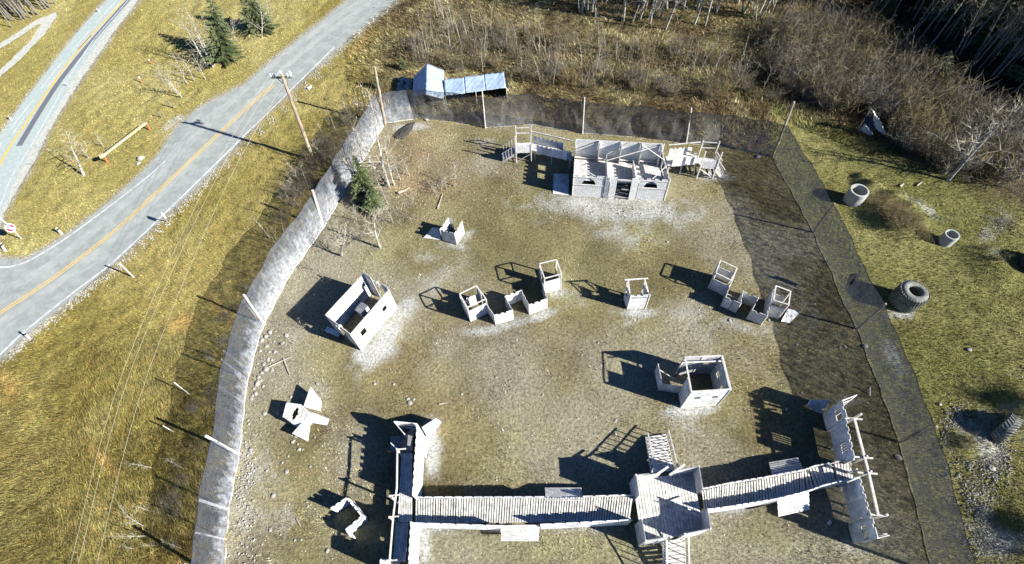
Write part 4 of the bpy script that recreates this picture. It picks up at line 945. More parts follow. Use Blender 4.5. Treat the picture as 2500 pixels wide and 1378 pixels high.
# ---- big castle along the bottom
ZD = 1.2; ZP = 2.2; ZN = 1.55; ZE = 1.95
def V3(p, z): return flat(p) + Vector((0, 0, z))
def walkway_west():
    a, b = T(975, 1214, ZN), T(1548, 1208, ZN); c, d = T(1545, 1269, ZP), T(1005, 1277, ZP)
    root = thing('raised_walkway', 'long slatted plank walkway between low parapets, west arm of the castle', 'walkway', d)
    a2 = T(1012, 1214, ZN)
    mb = MB(); mb.wall(a2, T(1330, 1213, ZN), .3, ZN, .05, (.45, .16, .10)); mb.build('parapet', 'ply', root); mb = MB(); mb.wall(T(1422, 1212, ZN), b, .3, ZN, .05, (.5, .16, .10)); mb.build('parapet', 'ply', root)
    mb = MB(); mb.wall(d, T(1224, 1284, ZP), .3, ZP, .05, (.6, .2, .10)); mb.build('parapet', 'ply_white', root); mb = MB(); mb.wall(T(1318, 1281, ZP), c, .3, ZP, .05, (.5, .25, .10)); mb.build('parapet', 'ply_white', root)
    i = Vector((0, .06, 0)); n = 92
    mb = MB(); mb.planks(V3(a2 - i, ZD), V3(b - i, ZD), V3(d + i, ZD), V3(c + i, ZD), 84, .36, .04, .004); mb.build('deck', 'board', root)
    for u in (.0, .2, .4, .6, .8, 1.0):
        for p, q in ((a2, b), (d, c)):
            w = p.lerp(q, u); m_ = MB(); m_.box((w.x, w.y + (.09 if p is d else -.09), 0), .1, .1, ZD - .03); m_.build('support_post', 'lumber', root)
    for f in (.15, .85):
        m_ = MB(); m_.beam(V3(a2.lerp(d, f), ZD - .09), V3(b.lerp(c, f), ZD - .09), .06, .12); m_.build('joist', 'lumber', root)
    # leaning slatted ramps
    q = [G(1331, 1221, 1.25), G(1422, 1222, 1.25), G(1419, 1191, .6), G(1331, 1191, .6)]
    mb = MB(); mb.planks(q[0], q[3], q[1], q[2], 7, .14, .04); mb.build('slatted_shield', 'board', root)
    q = [G(1223, 1283, 1.3), G(1318, 1281, 1.3), G(1315, 1322, .7), G(1223, 1322, .7)]
    mb = MB(); mb.planks(q[0], q[3], q[1], q[2], 8, .16, .04); mb.build('slatted_shield', 'board', root)
    return b, c
walkway_west()
def west_wing():
    H = 2.55
    W0, W1 = T(1018, 1035, H), T(1007, 1212, H); W2, W3 = T(1003, 1272, H), T(996, 1400, H)
    root = thing('castle_wing', 'west castle wing, a white plywood battlement with a slatted wall walk behind', 'castle wing', W1)
    L = (W1 - W0).length
    mb = MB(); mb.wall(W0, W1, 0, H, .05, (.24, .2, .14), [(L * .14, L * .30, 1.25, 1.75), (L * .42, L * .46, 1.3, 1.5)]); mb.build('battlement', 'ply_white', root)
    mb = MB(); mb.wall(W2, W3, 0, H, .05, (.24, .2, .14), [(1.4, 1.6, 1.3, 1.5)]); mb.build('battlement', 'ply_white', root)
    # cheek walls (diagonal) outside
    A = T(1072, 1030, 1.2); B = T(1042, 1067, 1.6)
    q = [G(1030, 1044, 1.8), G(1065, 1022, 1.2), G(1077, 1031, .05), G(1045, 1070, .05)]
    mb = MB(); mb.slab(q, .05); mb.build('slanted_shield', 'ply_white', root)
    q = [G(1015, 1100, 1.5), G(1024, 1062, 1.5), G(1050, 1068, .05), G(1040, 1118, .05)]
    mb = MB(); mb.slab(q, .05); mb.build('slanted_shield', 'ply_white', root)
    # wall walk slats run along the wing
    w = 1.22; o = (T(974, 1105, ZD) - T(1005, 1105, ZD)); 
    S0, S1 = T(1006, 1105, ZD), T(1007, 1220, ZD); E0, E1 = T(980, 1107, ZD), T(972, 1240, ZD)
    mb = MB(); mb.planks(V3(S0, ZD), V3(E0, ZD), V3(G(1006, 1276, ZD), ZD), V3(G(970, 1276, ZD), ZD), 8, .25, .04); mb.build('wall_walk', 'board', root)
    mb = MB(); mb.planks(V3(G(997, 1278, ZD), ZD), V3(G(966, 1278, ZD), ZD), V3(G(990, 1372, ZD), ZD), V3(G(959, 1372, ZD), ZD), 8, .25, .04); mb.build('wall_walk', 'board', root)
    # end room
    z = 2.3; r = [T(961, 1029, z), T(1017, 1032, H), T(1012, 1100, 1.3), T(975, 1100, 1.3)]
    mb = MB(); mb.wall(r[0], r[1], 0, z, .05, None, [(.5, 1.2, 1.2, 1.7)]); mb.build('end_wall', 'ply_white', root)
    mb = MB(); mb.wall(r[0], T(986, 1058, z), 0, z, .05); mb.build('end_wall', 'ply_white', root)
    mb = MB(); mb.planks(V3(T(985, 1062, ZD), ZD), V3(T(1011, 1045, ZD), ZD), V3(T(980, 1103, ZD), ZD), V3(T(1007, 1103, ZD), ZD), 7, .05, .04); mb.build('landing', 'plank_dark', root)
    mb = MB(); mb.wall(T(953, 1081, 2.0), T(971, 1098, 2.0), .7, 2.0, .05); mb.build('stub_wall', 'ply_white', root)
    mb = MB(); mb.planks(V3(G(953, 1066, 1.0), 1.0), V3(G(984, 1064, 1.0), 1.0), V3(G(953, 1102, .9), .9), V3(G(982, 1104, .9), .9), 6, .06, .04); mb.build('side_shelf', 'plank_dark', root)
    # posts and rail of the guard frame
    zt = 2.35
    pts = [(970, 1103), (969, 1190), (960, 1262), (951, 1372)]
    for (x, y), (x2, y2) in zip(pts[:-1], pts[1:]):
        mb = MB(); mb.beam(G(x, y, zt), G(x2, y2, zt), .08, .10); mb.build('top_rail', 'lumber', root)
    for (bx, by, tx, ty, hh) in ((986, 1221, 951, 1211, 2.5), (980, 1268, 950, 1263, 2.5), (974, 1372, 945, 1370, 2.5), (985, 1105, 969, 1098, 2.5)):
        q = G(tx, ty, hh); mb = MB(); mb.beam(flat(q), q, .11, .09); mb.build('frame_post', 'lumber', root)
        mb = MB(); e = G(tx, ty, zt); mb.beam(e, e + Vector((.55, 0, 0)), .07, .07); mb.build('outrigger', 'lumber', root)
    mb = MB(); mb.wall(T(928, 1366, 2.3), T(953, 1366, 2.3), 0, 2.3, .05); mb.wall(T(928, 1366, 2.3), T(930, 1400, 2.3), 0, 2.3, .05); mb.build('end_box', 'ply_white', root)
    for u in (0, .35, .7, 1):
        p = T(982, 1105, ZD).lerp(T(964, 1372, ZD), u); mb = MB(); mb.box((p.x, p.y, 0), .1, .1, ZD - .03); mb.build('support_post', 'lumber', root)
west_wing()
def gatehouse():
    zt = 2.6; zf = 1.2
    TL, TR, BRr, BL = T(1553, 1160, zt), T(1707, 1139, zt), T(1735, 1291, zt), T(1577, 1320, zt)
    root = thing('castle_platform', 'wide plank platform with corner parapets where the castle walkways meet', 'castle platform', (TL + BRr) / 2)
    mb = MB(); mb.planks(V3(TL, zf), V3(TR, zf), V3(BL, zf), V3(BRr, zf), 20, .13, .04, .003); mb.build('deck', 'board', root)
    # corners of the parapet
    gl = T(1561, 1208, zt), T(1567, 1268, zt); gr = T(1716, 1193, zt), T(1728, 1244, zt)
    gt = T(1612, 1154, zt), T(1652, 1149, zt); gb = T(1636, 1311, zt), T(1672, 1304, zt)
    for a, b, m in ((TL, gl[0], 'ply'), (TL, gt[0], 'ply'), (gt[1], TR, 'ply'), (TR, gr[0], 'ply'), (gr[1], BRr, 'ply'), (gb[1], BRr, 'ply_white'), (BL, gb[0], 'ply_white'), (BL, gl[1], 'ply')):
        mb = MB(); mb.wall(a, b, 0, zt, .05); mb.build('parapet', m, root)
    posts(root, [TL, TR, BRr, BL], zt + .03, w=.09); posts(root, [gl[0], gl[1], gr[0], gr[1], gt[0], gt[1], gb[0], gb[1]], zt + .05, w=.08)
    mb = MB(); mb.beam(G(1623, 1231, zf + .08), G(1664, 1216, zf + .08), .16, .10); mb.build('loose_beam', 'lumber', root)
    mb = MB(); mb.beam(G(1679, 1243, 2.2), G(1706, 1252, 1.9), .05, .04); mb.build('brace', 'lumber', root)
    # stairs up from the field (north)
    ll, lr = G(1576, 1068, .12), G(1625, 1061, .12); hl, hr = G(1592, 1156, zf), G(1647, 1150, zf)
    stair(root, ll, lr, hl, hr, 13)
    railing(root, ll, hl, .95, 7); railing(root, lr, hr, .95, 7)
    for p in (gt[0], gt[1]):
        mb = MB(); q = V3(p, zt + .1); mb.beam(q - Vector((.5, .25, -.02)), q + Vector((.5, .25, .05)), .12, .06); mb.build('brace', 'lumber', root)
    # stairs to the south
    hl, hr = G(1619, 1322, zf), G(1671, 1312, zf); ll, lr = G(1622, 1440, .12), G(1675, 1440, .12)
    stair(root, ll, lr, hl, hr, 13); railing(root, ll, hl, .95, 7); railing(root, lr, hr, .95, 7)
gatehouse()
def walkway_east():
    P = [(1716, 1193), (1780, 1179.5), (1884, 1162), (1964, 1147), (1988, 1138), (2086, 1119)]
    Qn = [(1728, 1244), (1780, 1237), (1897, 1218), (1973, 1199), (2015, 1184), (2101, 1165)]
    root = thing('raised_walkway', 'slatted plank walkway with crenellated edges, east arm of the castle', 'walkway', T(1900, 1190, 1))
    for i in range(5):
        a, b = T(*P[i], ZN), T(*P[i + 1], ZN); mb = MB(); mb.wall(a, b, .3, ZN, .05, (.3, .12, .08), (), .015); mb.build('parapet', 'ply', root)
        a2, b2 = T(*Qn[i], ZE), T(*Qn[i + 1], ZE); mb = MB(); mb.wall(a2, b2, .3, ZE, .05, (.3, .12, .08), (), .015); mb.build('parapet', 'ply_white', root)
        n = max(3, int((b - a).length / .155)); o = (a2 - a).normalized() * .06
        if i == 4:
            mb = MB(); mb.planks(V3(a + o, ZD), V3(a.lerp(b, .5) + o, ZD), V3(a2 - o, ZD), V3(a2.lerp(b2, .5) - o, ZD), max(2, int(n * .4)), .27, .04); mb.planks(V3(a.lerp(b, .56) + o, ZD), V3(b + o, ZD), V3(a2.lerp(b2, .56) - o, ZD), V3(b2 - o, ZD), int(n * .4), .27, .04)
        else:
            mb = MB(); mb.planks(V3(a + o, ZD), V3(b + o, ZD), V3(a2 - o, ZD), V3(b2 - o, ZD), n, .36, .04, .003)
        mb.build('deck', 'board', root)
        for w in (a, a2): m_ = MB(); m_.box((w.x, w.y + (.1 if w is a2 else -.1), 0), .1, .1, ZD - .03); m_.build('support_post', 'lumber', root)
    for f in (.15, .85):
        for i in range(5):
            a, b = T(*P[i], ZN).lerp(T(*Qn[i], ZE), f), T(*P[i + 1], ZN).lerp(T(*Qn[i + 1], ZE), f); m_ = MB(); m_.beam(V3(a, ZD - .09), V3(b, ZD - .09), .06, .12); m_.build('joist', 'lumber', root)
    q = [G(1885, 1161, 1.35), G(1962, 1147, 1.35), G(1947, 1116, .7), G(1877, 1128, .7)]
    mb = MB(); mb.planks(q[0], q[3], q[1], q[2], 7, .33, .04); mb.build('slatted_shield', 'board', root)
    q = [G(1898, 1221, 1.5), G(1974, 1201, 1.5), G(1976, 1246, .8), G(1900, 1263, .8)]
    mb = MB(); mb.planks(q[0], q[3], q[1], q[2], 9, .28, .04); mb.build('slatted_shield', 'ply_white', root)
walkway_east()
def east_wing():
    H = 2.55
    P = [T(2060, 979, H), T(2071, 1022, H), T(2087, 1119, H), T(2101, 1168, H), T(2128, 1264, H), T(2143, 1317, H)]
    P = [p + (g - p) * f for p, g, f in ((P[0], G(2003, 1011), .45), (P[1], G(2013.5, 1051.5), .45), (P[2], P[2], 0), (P[3], P[3], 0), (P[4], P[4], 0), (P[5], G(2080, 1324), .3))]
    root = thing('castle_wing', 'east castle wing, a grey plywood battlement with timber frame behind', 'castle wing', P[2])
    c = (.26, .16, .15)
    L = (P[1] - P[0]).length
    mb = MB(); mb.wall(P[0], P[1], 0, H + .1, .04, c, [(L * .3, L * .85, 1.5, 2.15)]); mb.build('battlement', 'ply', root)
    mb = MB(); mb.wall(P[1], P[2], .45, H, .04, c, [(1.15 + i * .14, 1.21 + i * .14, 1.35, 2.0) for i in range(5)]); mb.build('battlement', 'ply', root)
    mb = MB(); mb.wall(P[2], P[3], 0, 1.1, .04); mb.build('battlement', 'ply', root)
    mb = MB(); mb.wall(P[3], P[4], .45, H, .04, c, [(1.9, 1.95, 1.5, 1.75), (2.02, 2.07, 1.5, 1.75)]); mb.build('battlement', 'ply', root)
    mb = MB(); mb.wall(P[4], P[5], 0, H + .1, .04, c, [(.3 + i * .2, .42 + i * .2, 1.3, 1.85) for i in range(4)]); mb.build('battlement', 'ply', root)
    d = (P[5] - P[0]).normalized(); o = Vector((-d.y, d.x, 0))
    if o.x < 0: o = -o
    # return walls at each end
    e0, e1 = T(2091, 966, 2.4), T(2168, 1308, 2.3)
    mb = MB(); mb.wall(P[0], e0, .8, 2.55, .04); mb.build('return_wall', 'ply_white', root)
    mb = MB(); mb.wall(P[0].lerp(P[1], .3), e0, 1.9, 2.4, .04); mb.build('return_wall', 'lumber', root)
    mb = MB(); mb.wall(P[5], e1, .4, 2.5, .04); mb.wall(P[5] - d * .25, T(2168, 1304, 2.3) , 1.6, 2.3, .04); mb.build('return_wall', 'ply_white', root)
    q = [G(1971, 991, .8), G(1978, 977, 1.1), G(2026, 977, 1.4), G(2005, 1010, .1), G(1985, 1002, .05)]
    mb = MB(); mb.slab(q, .04); mb.build('slanted_shield', 'board', root)
    zt = 3.7
    for (tx, ty, hh) in ((2103, 1011, 2.5), (2118, 1114, 2.5), (2128, 1151, 2.5), (2167, 1257, 2.5)):
        t = G(tx, ty, hh); mb = MB(); mb.beam(flat(t), t, .10, .10); mb.build('frame_post', 'lumber', root)
    pts = [(2086, 1023), (2111, 1118), (2121, 1156), (2144, 1258)]
    for i, (p, q) in enumerate(zip(pts[:-1], pts[1:])):
        mb = MB(); mb.beam(G(*p, 2.4), G(*q, 2.4 + .004 * i), .12, .10); mb.build('frame_beam', 'lumber', root)
    for (x, y) in pts:
        t = G(x, y, 2.3); mb = MB(); mb.beam(V3(flat(t) + o * .45, 2.3), V3(flat(t) - o * .62, 2.3), .09, .09); mb.build('outrigger', 'lumber', root)
    for i in range(5):
        for u in (.0, .5):
            p = P[i].lerp(P[i + 1], u) + o * .06; mb = MB(); mb.box((p.x, p.y, 0), .09, .07, H - .2); mb.build('stud', 'lumber', root)
east_wing()
mb = MB(); mb.slab([G(2019, 1277, .06), G(2026, 1269, .06), G(2031, 1276, .06), G(2024, 1284, .06)], .05); tag(mb.build('board_scrap', 'ply'), 'small grey board scrap in the shadow of the east wing', 'board')

# ------------------------------------------------------------------ TARP SHELTERS
def shelters():
    root = thing('tarp_tent', 'gabled pale blue tarp tent behind the back net', 'tarp shelter', G(1045, 250))
    z, ze = 2.7, 1.5
    RB, RF = G(1043, 155, z), G(1040, 230, z); EL, ELb = G(1006, 234, ze), G(1011, 188, ze); ER, ERb = G(1083, 241, ze), G(1083, 172, ze)
    def cloth(q, nm, m, par, s=.05, k=14):
        mb = MB(); a, b, c, d = q
        for i in range(k + 1):
            for j in range(k + 1):
                p = a.lerp(b, i / k).lerp(d.lerp(c, i / k), j / k); p = p + Vector((0, 0, -s * 2 * math.sin(math.pi * i / k) * math.sin(math.pi * j / k) * .5 + rnd.uniform(-1, 1) * s * .45 + s * .5 * math.sin(j * 1.3 + i * .7) * math.sin(i * .9)))
                mb.v.append(tuple(p))
        for i in range(k):
            for j in range(k): o = i * (k + 1) + j; mb.f.append((o, o + 1, o + k + 2, o + k + 1))
        o = mb.build(nm, m, par, True); sm = o.modifiers.new('s', 'SOLIDIFY'); sm.thickness = .02; return o
    cloth([RB, RF, EL, ELb], 'roof_tarp', 'tarp', root); cloth([RF, RB, ERb, ER], 'roof_tarp', 'tarp', root)
    for a, b in ((EL, RF), (RF, ER), (ELb, RB), (RB, ERb), (RB, RF), (EL, ELb), (ER, ERb)):
        mb = MB(); mb.tube([a - Vector((0, 0, .05)), b - Vector((0, 0, .05))], .03, 6); mb.build('frame_tube', 'galv', root)
    for p in (EL, ELb, ER, ERb):
        mb = MB(); mb.tube([flat(p), p], .03, 6); mb.build('leg', 'galv', root)
    cloth([V3(EL, 0), V3(ELb, 0), ELb, EL], 'side_tarp', 'tarp_dark', root, .02, 6); cloth([V3(ELb, 0), V3(ERb, 0), ERb, ELb], 'end_tarp', 'tarp_dark', root, .02, 6)
    r2 = thing('tarp_lean_to', 'long low shelter with a wrinkled pale blue tarp roof behind the back net', 'tarp shelter', G(1160, 250))
    zb, zf = 1.75, 1.45
    A, B = G(1084, 195, zb), G(1230, 176, zb); D, E = G(1086, 234, zf), G(1236, 214, zf)
    for i in range(3):
        cloth([A.lerp(B, i / 3), A.lerp(B, (i + 1) / 3 - .004), D.lerp(E, (i + 1) / 3 - .004), D.lerp(E, i / 3)], 'roof_tarp', 'tarp', r2, .07)
    cloth([V3(A, 0), V3(B, 0), B - Vector((0, 0, .03)), A - Vector((0, 0, .03))], 'back_tarp', 'tarp_dark', r2, .02, 6); cloth([V3(B, 0), V3(E, 0), E - Vector((0, 0, .03)), B - Vector((0, 0, .03))], 'end_tarp', 'tarp_dark', r2, .02, 6)
    for p in (A, B, D, E, A.lerp(B, .5), D.lerp(E, .5)):
        mb = MB(); mb.tube([flat(p), p], .035, 6); mb.build('leg', 'lumber', r2)
    mb = MB(); mb.beam(B + Vector((.15, 0, -.05)), E + Vector((.15, 0, -.05)), .12, .10); mb.build('end_beam', 'black', r2)
shelters()

# ------------------------------------------------------------------ TYRES, PIPES, TARP IN THE BRUSH
def tyre(name, label, c, axis_, R, W, m, rim=.45, par=None):
    """big lugged tyre; c centre of lower side, axis from it"""
    a = Vector(axis_).normalized(); u = a.cross(Vector((.2, 1, .1))).normalized(); v = a.cross(u)
    root = thing(name, label, 'tyre', c); n = 48
    prof = [(rim, .10), (rim + .05, 0.03), (.78, 0), (.93, .06), (1, .16), (1, .84), (.93, .94), (.78, 1), (rim + .05, .97), (rim, .90), (rim + .12, .75), (rim + .12, .25)]
    mb = MB(); k = len(prof)
    for i in range(n):
        t = 2 * math.pi * i / n; dr = u * math.cos(t) + v * math.sin(t)
        for r, w in prof: mb.v.append(tuple(Vector(c) + dr * (R * r) + a * (W * w)))
    for i in range(n):
        for j in range(k): mb.f.append((i * k + j, i * k + (j + 1) % k, ((i + 1) % n) * k + (j + 1) % k, ((i + 1) % n) * k + j))
    mb.build('carcass', m, root, True)
    lg = MB()
    for i in range(30):
        for sgn in (0, 1):
            t0 = 2 * math.pi * (i + sgn * .5) / 30; P = []
            for rr in (.985, 1.05):
                for (tt, w) in ((0, .05 if sgn == 0 else .95), (.09, .05 if sgn == 0 else .95), (.09 + .16, .5), (.16, .5)):
                    t = t0 + tt; dr = u * math.cos(t) + v * math.sin(t); P.append(Vector(c) + dr * (R * rr) + a * (W * w))
            lg.hexa(P)
    lg.build('tread_lugs', m, root)
    if par:
        mb = MB(); mb.tube([Vector(c) + a * W * .3, Vector(c) + a * W * .7], R * rim * .98, 20); mb.build('soil_fill', 'rock', root)
    return root
tyre('giant_tyre', 'giant lugged tyre lying flat in the grass outside the east net', G(2201, 739) + Vector((0, 0, .05)), (.05, 0, 1), .93, 1.62, 'rubber')
c = G(2440, 1052)
tyre('giant_tyre', 'giant tyre standing half buried beside the gravel near the right edge', c + Vector((-.15, .3, .25)), (.50, -.80, .12), 1.05, .72, 'rubber', .5, True)
tyre('giant_tyre', 'giant dark tyre at the right edge above the gravel pile', G(2520, 650) + Vector((0, 0, .05)), (0, 0, 1), .95, 1.0, 'rubber_dark')
def pipe(label, cx, cy, R, H, tilt=(0, 0, 1)):
    c = G(cx, cy); root = thing('concrete_pipe', label, 'concrete pipe', c); a = Vector(tilt).normalized(); u = a.cross(Vector((0, 1, .3))).normalized(); v = a.cross(u); n = 32; mb = MB()
    prof = [(R, 0), (R, H * .92), (R * .97, H), (R * .80, H), (R * .80, H * .9), (R * .78, .05)]
    for i in range(n):
        t = 2 * math.pi * i / n
        for r, z in prof: mb.v.append(tuple(c + (u * math.cos(t) + v * math.sin(t)) * r + a * z))
    k = len(prof)
    for i in range(n):
        for j in range(k): mb.f.append((i * k + j, i * k + (j + 1) % k, ((i + 1) % n) * k + (j + 1) % k, ((i + 1) % n) * k + j))
    mb.build('pipe_ring', 'concrete', root, False)
    mb = MB(); mb.tube([c + a * .03, c + a * .06], R * .79, 24); mb.build('soil_fill', 'rock', root)
pipe('large upright concrete pipe section outside the east net', 2080, 491, .72, 1.3)
pipe('smaller upright concrete pipe section standing by the dark bank', 2305, 592, .52, 1.0)
def brush_tarp():
    root = thing('tarp_canopy', 'crumpled pale tarp draped over a frame among the bare bushes', 'tarp', G(2130, 325))
    P = lambda x, y, z: G(2080 + x / 8.117, 250 + y / 8.117, z)
    top = P(385, 120, 2.4)
    q = [[top, P(440, 230, 2.2), P(440, 470, .9), P(640, 670, .15), P(665, 600, .5), P(560, 380, 1.6)], [P(245, 430, 1.0), P(330, 520, .8), P(440, 660, .15), P(300, 640, .1), P(170, 540, .3)]]
    for pl, m in zip(q, ('tarp_white', 'tarp_white')):
        mb = MB(); c = sum(pl, Vector()) / len(pl) + Vector((0, 0, .15)); n = len(pl)
        pts = []
        for i in range(n):
            for s_ in range(6): pts.append(pl[i].lerp(pl[(i + 1) % n], s_ / 6))
        k = len(pts); R = 6
        for r in range(R):
            for p in pts: mb.v.append(tuple(p.lerp(c, r / R) + Vector((rnd.uniform(-.06, .06), rnd.uniform(-.06, .06), rnd.uniform(-.07, .07)))))
        mb.v.append(tuple(c)); 
        for r in range(R - 1):
            for i in range(k): mb.f.append((r * k + i, r * k + (i + 1) % k, (r + 1) * k + (i + 1) % k, (r + 1) * k + i))
        for i in range(k): mb.f.append(((R - 1) * k + i, (R - 1) * k + (i + 1) % k, R * k))
        mb.build('tarp_sheet', m, root)
    mb = MB(); mb.slab([P(245, 430, 1.0), P(270, 250, 1.6), P(440, 230, 2.15), P(440, 470, .9), P(400, 620, .3)], .03); mb.build('dark_lining', 'tarp_dark', root)
    for a in (top, P(245, 430, 1.0)): mb = MB(); mb.tube([flat(a), a], .03, 5); mb.build('prop', 'stick', root)
brush_tarp()

# ------------------------------------------------------------------ ROCKS, LOGS
def rock_mesh(seed, m='rock'):
    r = random.Random(seed); mb = MB(); n, k = 9, 6
    sx, sy, sz = r.uniform(.8, 1.2), r.uniform(.7, 1.0), r.uniform(.5, .8)
    for j in range(k + 1):
        ph = math.pi * j / k
        for i in range(n):
            t = 2 * math.pi * i / n; q = 1 + r.uniform(-.16, .16)
            mb.v.append((math.cos(t) * math.sin(ph) * sx * q, math.sin(t) * math.sin(ph) * sy * q, (math.cos(ph)) * sz * q * .8 + .2))
    for j in range(k):
        for i in range(n): mb.f.append((j * n + i, j * n + (i + 1) % n, (j + 1) * n + (i + 1) % n, (j + 1) * n + i))
    me = bpy.data.meshes.new('rock'); me.from_pydata(mb.v, [], mb.f); me.materials.append(MAT[m]); return me
RK = [rock_mesh(i) for i in range(7)]
def rock(px, py, r, label, group, z=0, me=None):
    o = bpy.data.objects.new('rock', me or rnd.choice(RK)); C.objects.link(o); g = G(px, py); o.location = (g.x, g.y, max(gz(g.x, g.y), 0) + z)
    o.scale = (r,) * 3; o.rotation_euler = (rnd.uniform(-.3, .3), rnd.uniform(-.3, .3), rnd.uniform(0, 6)); tag(o, label, 'rock', group); return o
st = [(640, 832), (652, 846), (658, 860), (664, 880), (645, 890), (650, 902), (640, 912), (632, 922), (648, 898), (638, 930), (629, 938), (643, 944), (620, 950), (625, 962), (617, 967), (614, 975), (655, 878), (660, 812), (636, 858), (665, 905), (670, 835), (690, 840), (700, 820), (672, 860), (650, 822)]
for x, y in st: rock(x, y, rnd.uniform(.09, .2), 'pale stone in the line of stones along the foot of the west net', 'stones along the west net')
sc = [(711, 970), (718, 1012 + 65), (769, 1068), (740, 1098), (731, 1098), (704, 1114), (700, 1152), (758, 1140), (715, 1080), (722, 1066), (613, 1099), (610, 1130), (652, 1150), (690, 1130), (660, 1294), (720, 1320), (736, 1318), (775, 938), (732, 937), (915, 938), (962, 939), (728, 1085), (680, 1010), (646, 1010), (668, 1210), (752, 1237), (706, 1231), (640, 1330), (800, 1345)]
for x, y in sc: rock(x, y, rnd.uniform(.07, .15), 'small pale stone scattered on the bare ground at the lower left of the field', 'loose stones lower left')
cc = [(1212, 922), (1304, 993), (1340, 992), (1420, 1008), (1378, 920), (1271, 868), (1341, 717 + 110), (1262, 831), (1432, 835), (1460, 838), (1577, 571), (1583, 588), (1471, 538), (1830, 690), (1826, 1000), (1790, 782), (1957, 960), (1451, 1020), (1452, 1060), (1504, 1026), (1503, 1061), (1502, 1030), (1455, 1025), (1212, 1173), (1128, 963), (1850, 952), (1890, 850), (1968, 503), (1945, 842), (2050, 848), (2063, 847), (1600, 946), (1240, 500), (1630, 592)]
for x, y in cc: rock(x, y, rnd.uniform(.05, .1), 'tiny pale pebble lying on the open middle of the field', 'pebbles on the field')
for x, y, r, l in [(1001, 985, .16, 'pale stone, lowest of three lying north of the west castle wing'), (996, 975, .12, 'pale stone, left upper of three lying north of the west castle wing'), (1010, 976, .12, 'pale stone, right upper of three lying north of the west castle wing'), (1217, 306, .28, 'round boulder at the foot of the back net beside the first grey post'), (1042, 293, .28, 'flat boulder holding down the back net below the gabled tent'), (2111, 847, .22, 'white stone at the kink of the east net'), (2193, 1118, .2, 'white stone beside the east net level with the walkway'), (1878, 783, .14, 'yellowish stone near the east frame tower'), (1782, 783, .13, 'brown stone south of the east bunker walls'), (2294, 988, .16, 'grey stone in the turf east of the net'), (2365, 855, .2, 'grey slab stone in the green turf near the right edge'), (1920, 1000, .1, 'small stone beside the shaded band'), (1850, 384, .2, 'white stone at the north east net corner'), (345, 388, .35, 'white boulder in the roadside grass, larger of two'), (338, 400, .22, 'white boulder in the roadside grass, smaller of two'), (2418, 1143, .22, 'dark stone on the gravel below the standing tyre')]:
    rock(x, y, r, l, None)
for i in range(34): rock(rnd.uniform(975, 1004), rnd.uniform(195, 232), rnd.uniform(.22, .4), 'grey rock in the heap shaded by the gabled tarp tent', 'rock heap by the tent', rnd.uniform(0, .5))
# loose gravel: one mass
def pebbles():
    mb = MB(); n = 0
    for cx, cy, rx, ry, k in [(2335, 1050, 30, 55, 520), (2425, 1110, 40, 60, 420), (2430, 1330, 50, 40, 620), (2425, 570, 24, 45, 420), (2240, 505, 45, 8, 160), (2390, 1230, 40, 60, 300), (2480, 940, 30, 30, 160), (600, 1200, 26, 170, 260), (620, 830, 20, 60, 90), (2390, 1120, 60, 90, 500), (2440, 1300, 50, 60, 400), (1500, 520, 130, 14, 40)] + [(x_, y_, 9, 9, 26) for x_, y_ in [(WR[i_][0] + (WR[i_ + 1][0] - WR[i_][0]) * t_ / 6 + 14, WR[i_][1] + (WR[i_ + 1][1] - WR[i_][1]) * t_ / 6 + 14) for i_ in range(7) for t_ in range(6)]]:
        for i in range(k):
            x, y = rnd.gauss(cx, rx * .6), rnd.gauss(cy, ry * .6); g = G(x, y); z = gz(g.x, g.y) if False else 0; r = rnd.uniform(.03, .09); g = g + Vector((0, 0, .03))
            a = rnd.uniform(0, 3); v = [g + Vector((r * math.cos(a + t), r * math.sin(a + t), rnd.uniform(-.3, .3) * r)) for t in (0, 1.5, 3.1, 4.6)]
            mb.add(v + [g + Vector((0, 0, r * 1.0)), g - Vector((0, 0, r))], [(0, 1, 4), (1, 2, 4), (2, 3, 4), (3, 0, 4), (1, 0, 5), (2, 1, 5), (3, 2, 5), (0, 3, 5)])
    tag(mb.build('gravel', 'rock'), 'loose grey gravel and stones spread over bare patches', 'gravel', kind='stuff')
pebbles()
def log(a, b, r, label, m='stick'):
    p, q = G(*a), G(*b); mid = p.lerp(q, .5) + Vector((0, 0, .06)); mb = MB(); mb.tube([p + Vector((0, 0, r)), mid, q + Vector((0, 0, r))], [r, r * .9, r * .6], 6)
    tag(mb.build('fallen_log', m), label, 'log')
for a, b, r, l in [((858, 493), (874, 511), .11, 'short pale log lying under the green spruce'), ((972, 474), (1000, 461), .12, 'pale log lying in the leaf litter right of the birches'), ((1068, 512), (1081, 475), .06, 'thin reddish branch lying near the small dead saplings'), ((693, 877), (708, 917), .06, 'dark straight branch lying below the long fallen branch'), ((657, 897), (712, 872), .05, 'long thin fallen branch beside the line of stones'), ((724, 1267), (735, 1285), .04, 'short pale stick on the bare ground west of the bent wall'), ((1072, 988), (1092, 984), .05, 'short grey stick on the field north of the west wing'), ((1910, 695), (1960, 712), .05, 'pale thin board lying in the net shade by the hanging cloth'), ((2195, 458), (2204, 451), .1, 'short white log on the bank behind the concrete pipe'), ((2237, 455), (2250, 446), .07, 'pale stick on the bank right of the white log'), ((1796, 591), (1818, 594), .03, 'thin curved twig on the field near the east shade'), ((752, 220), (761, 212), .14, 'white plank lying in the grass beside the road')]:
    log(a, b, r, l, 'white' if 'plank' in l else 'stick')
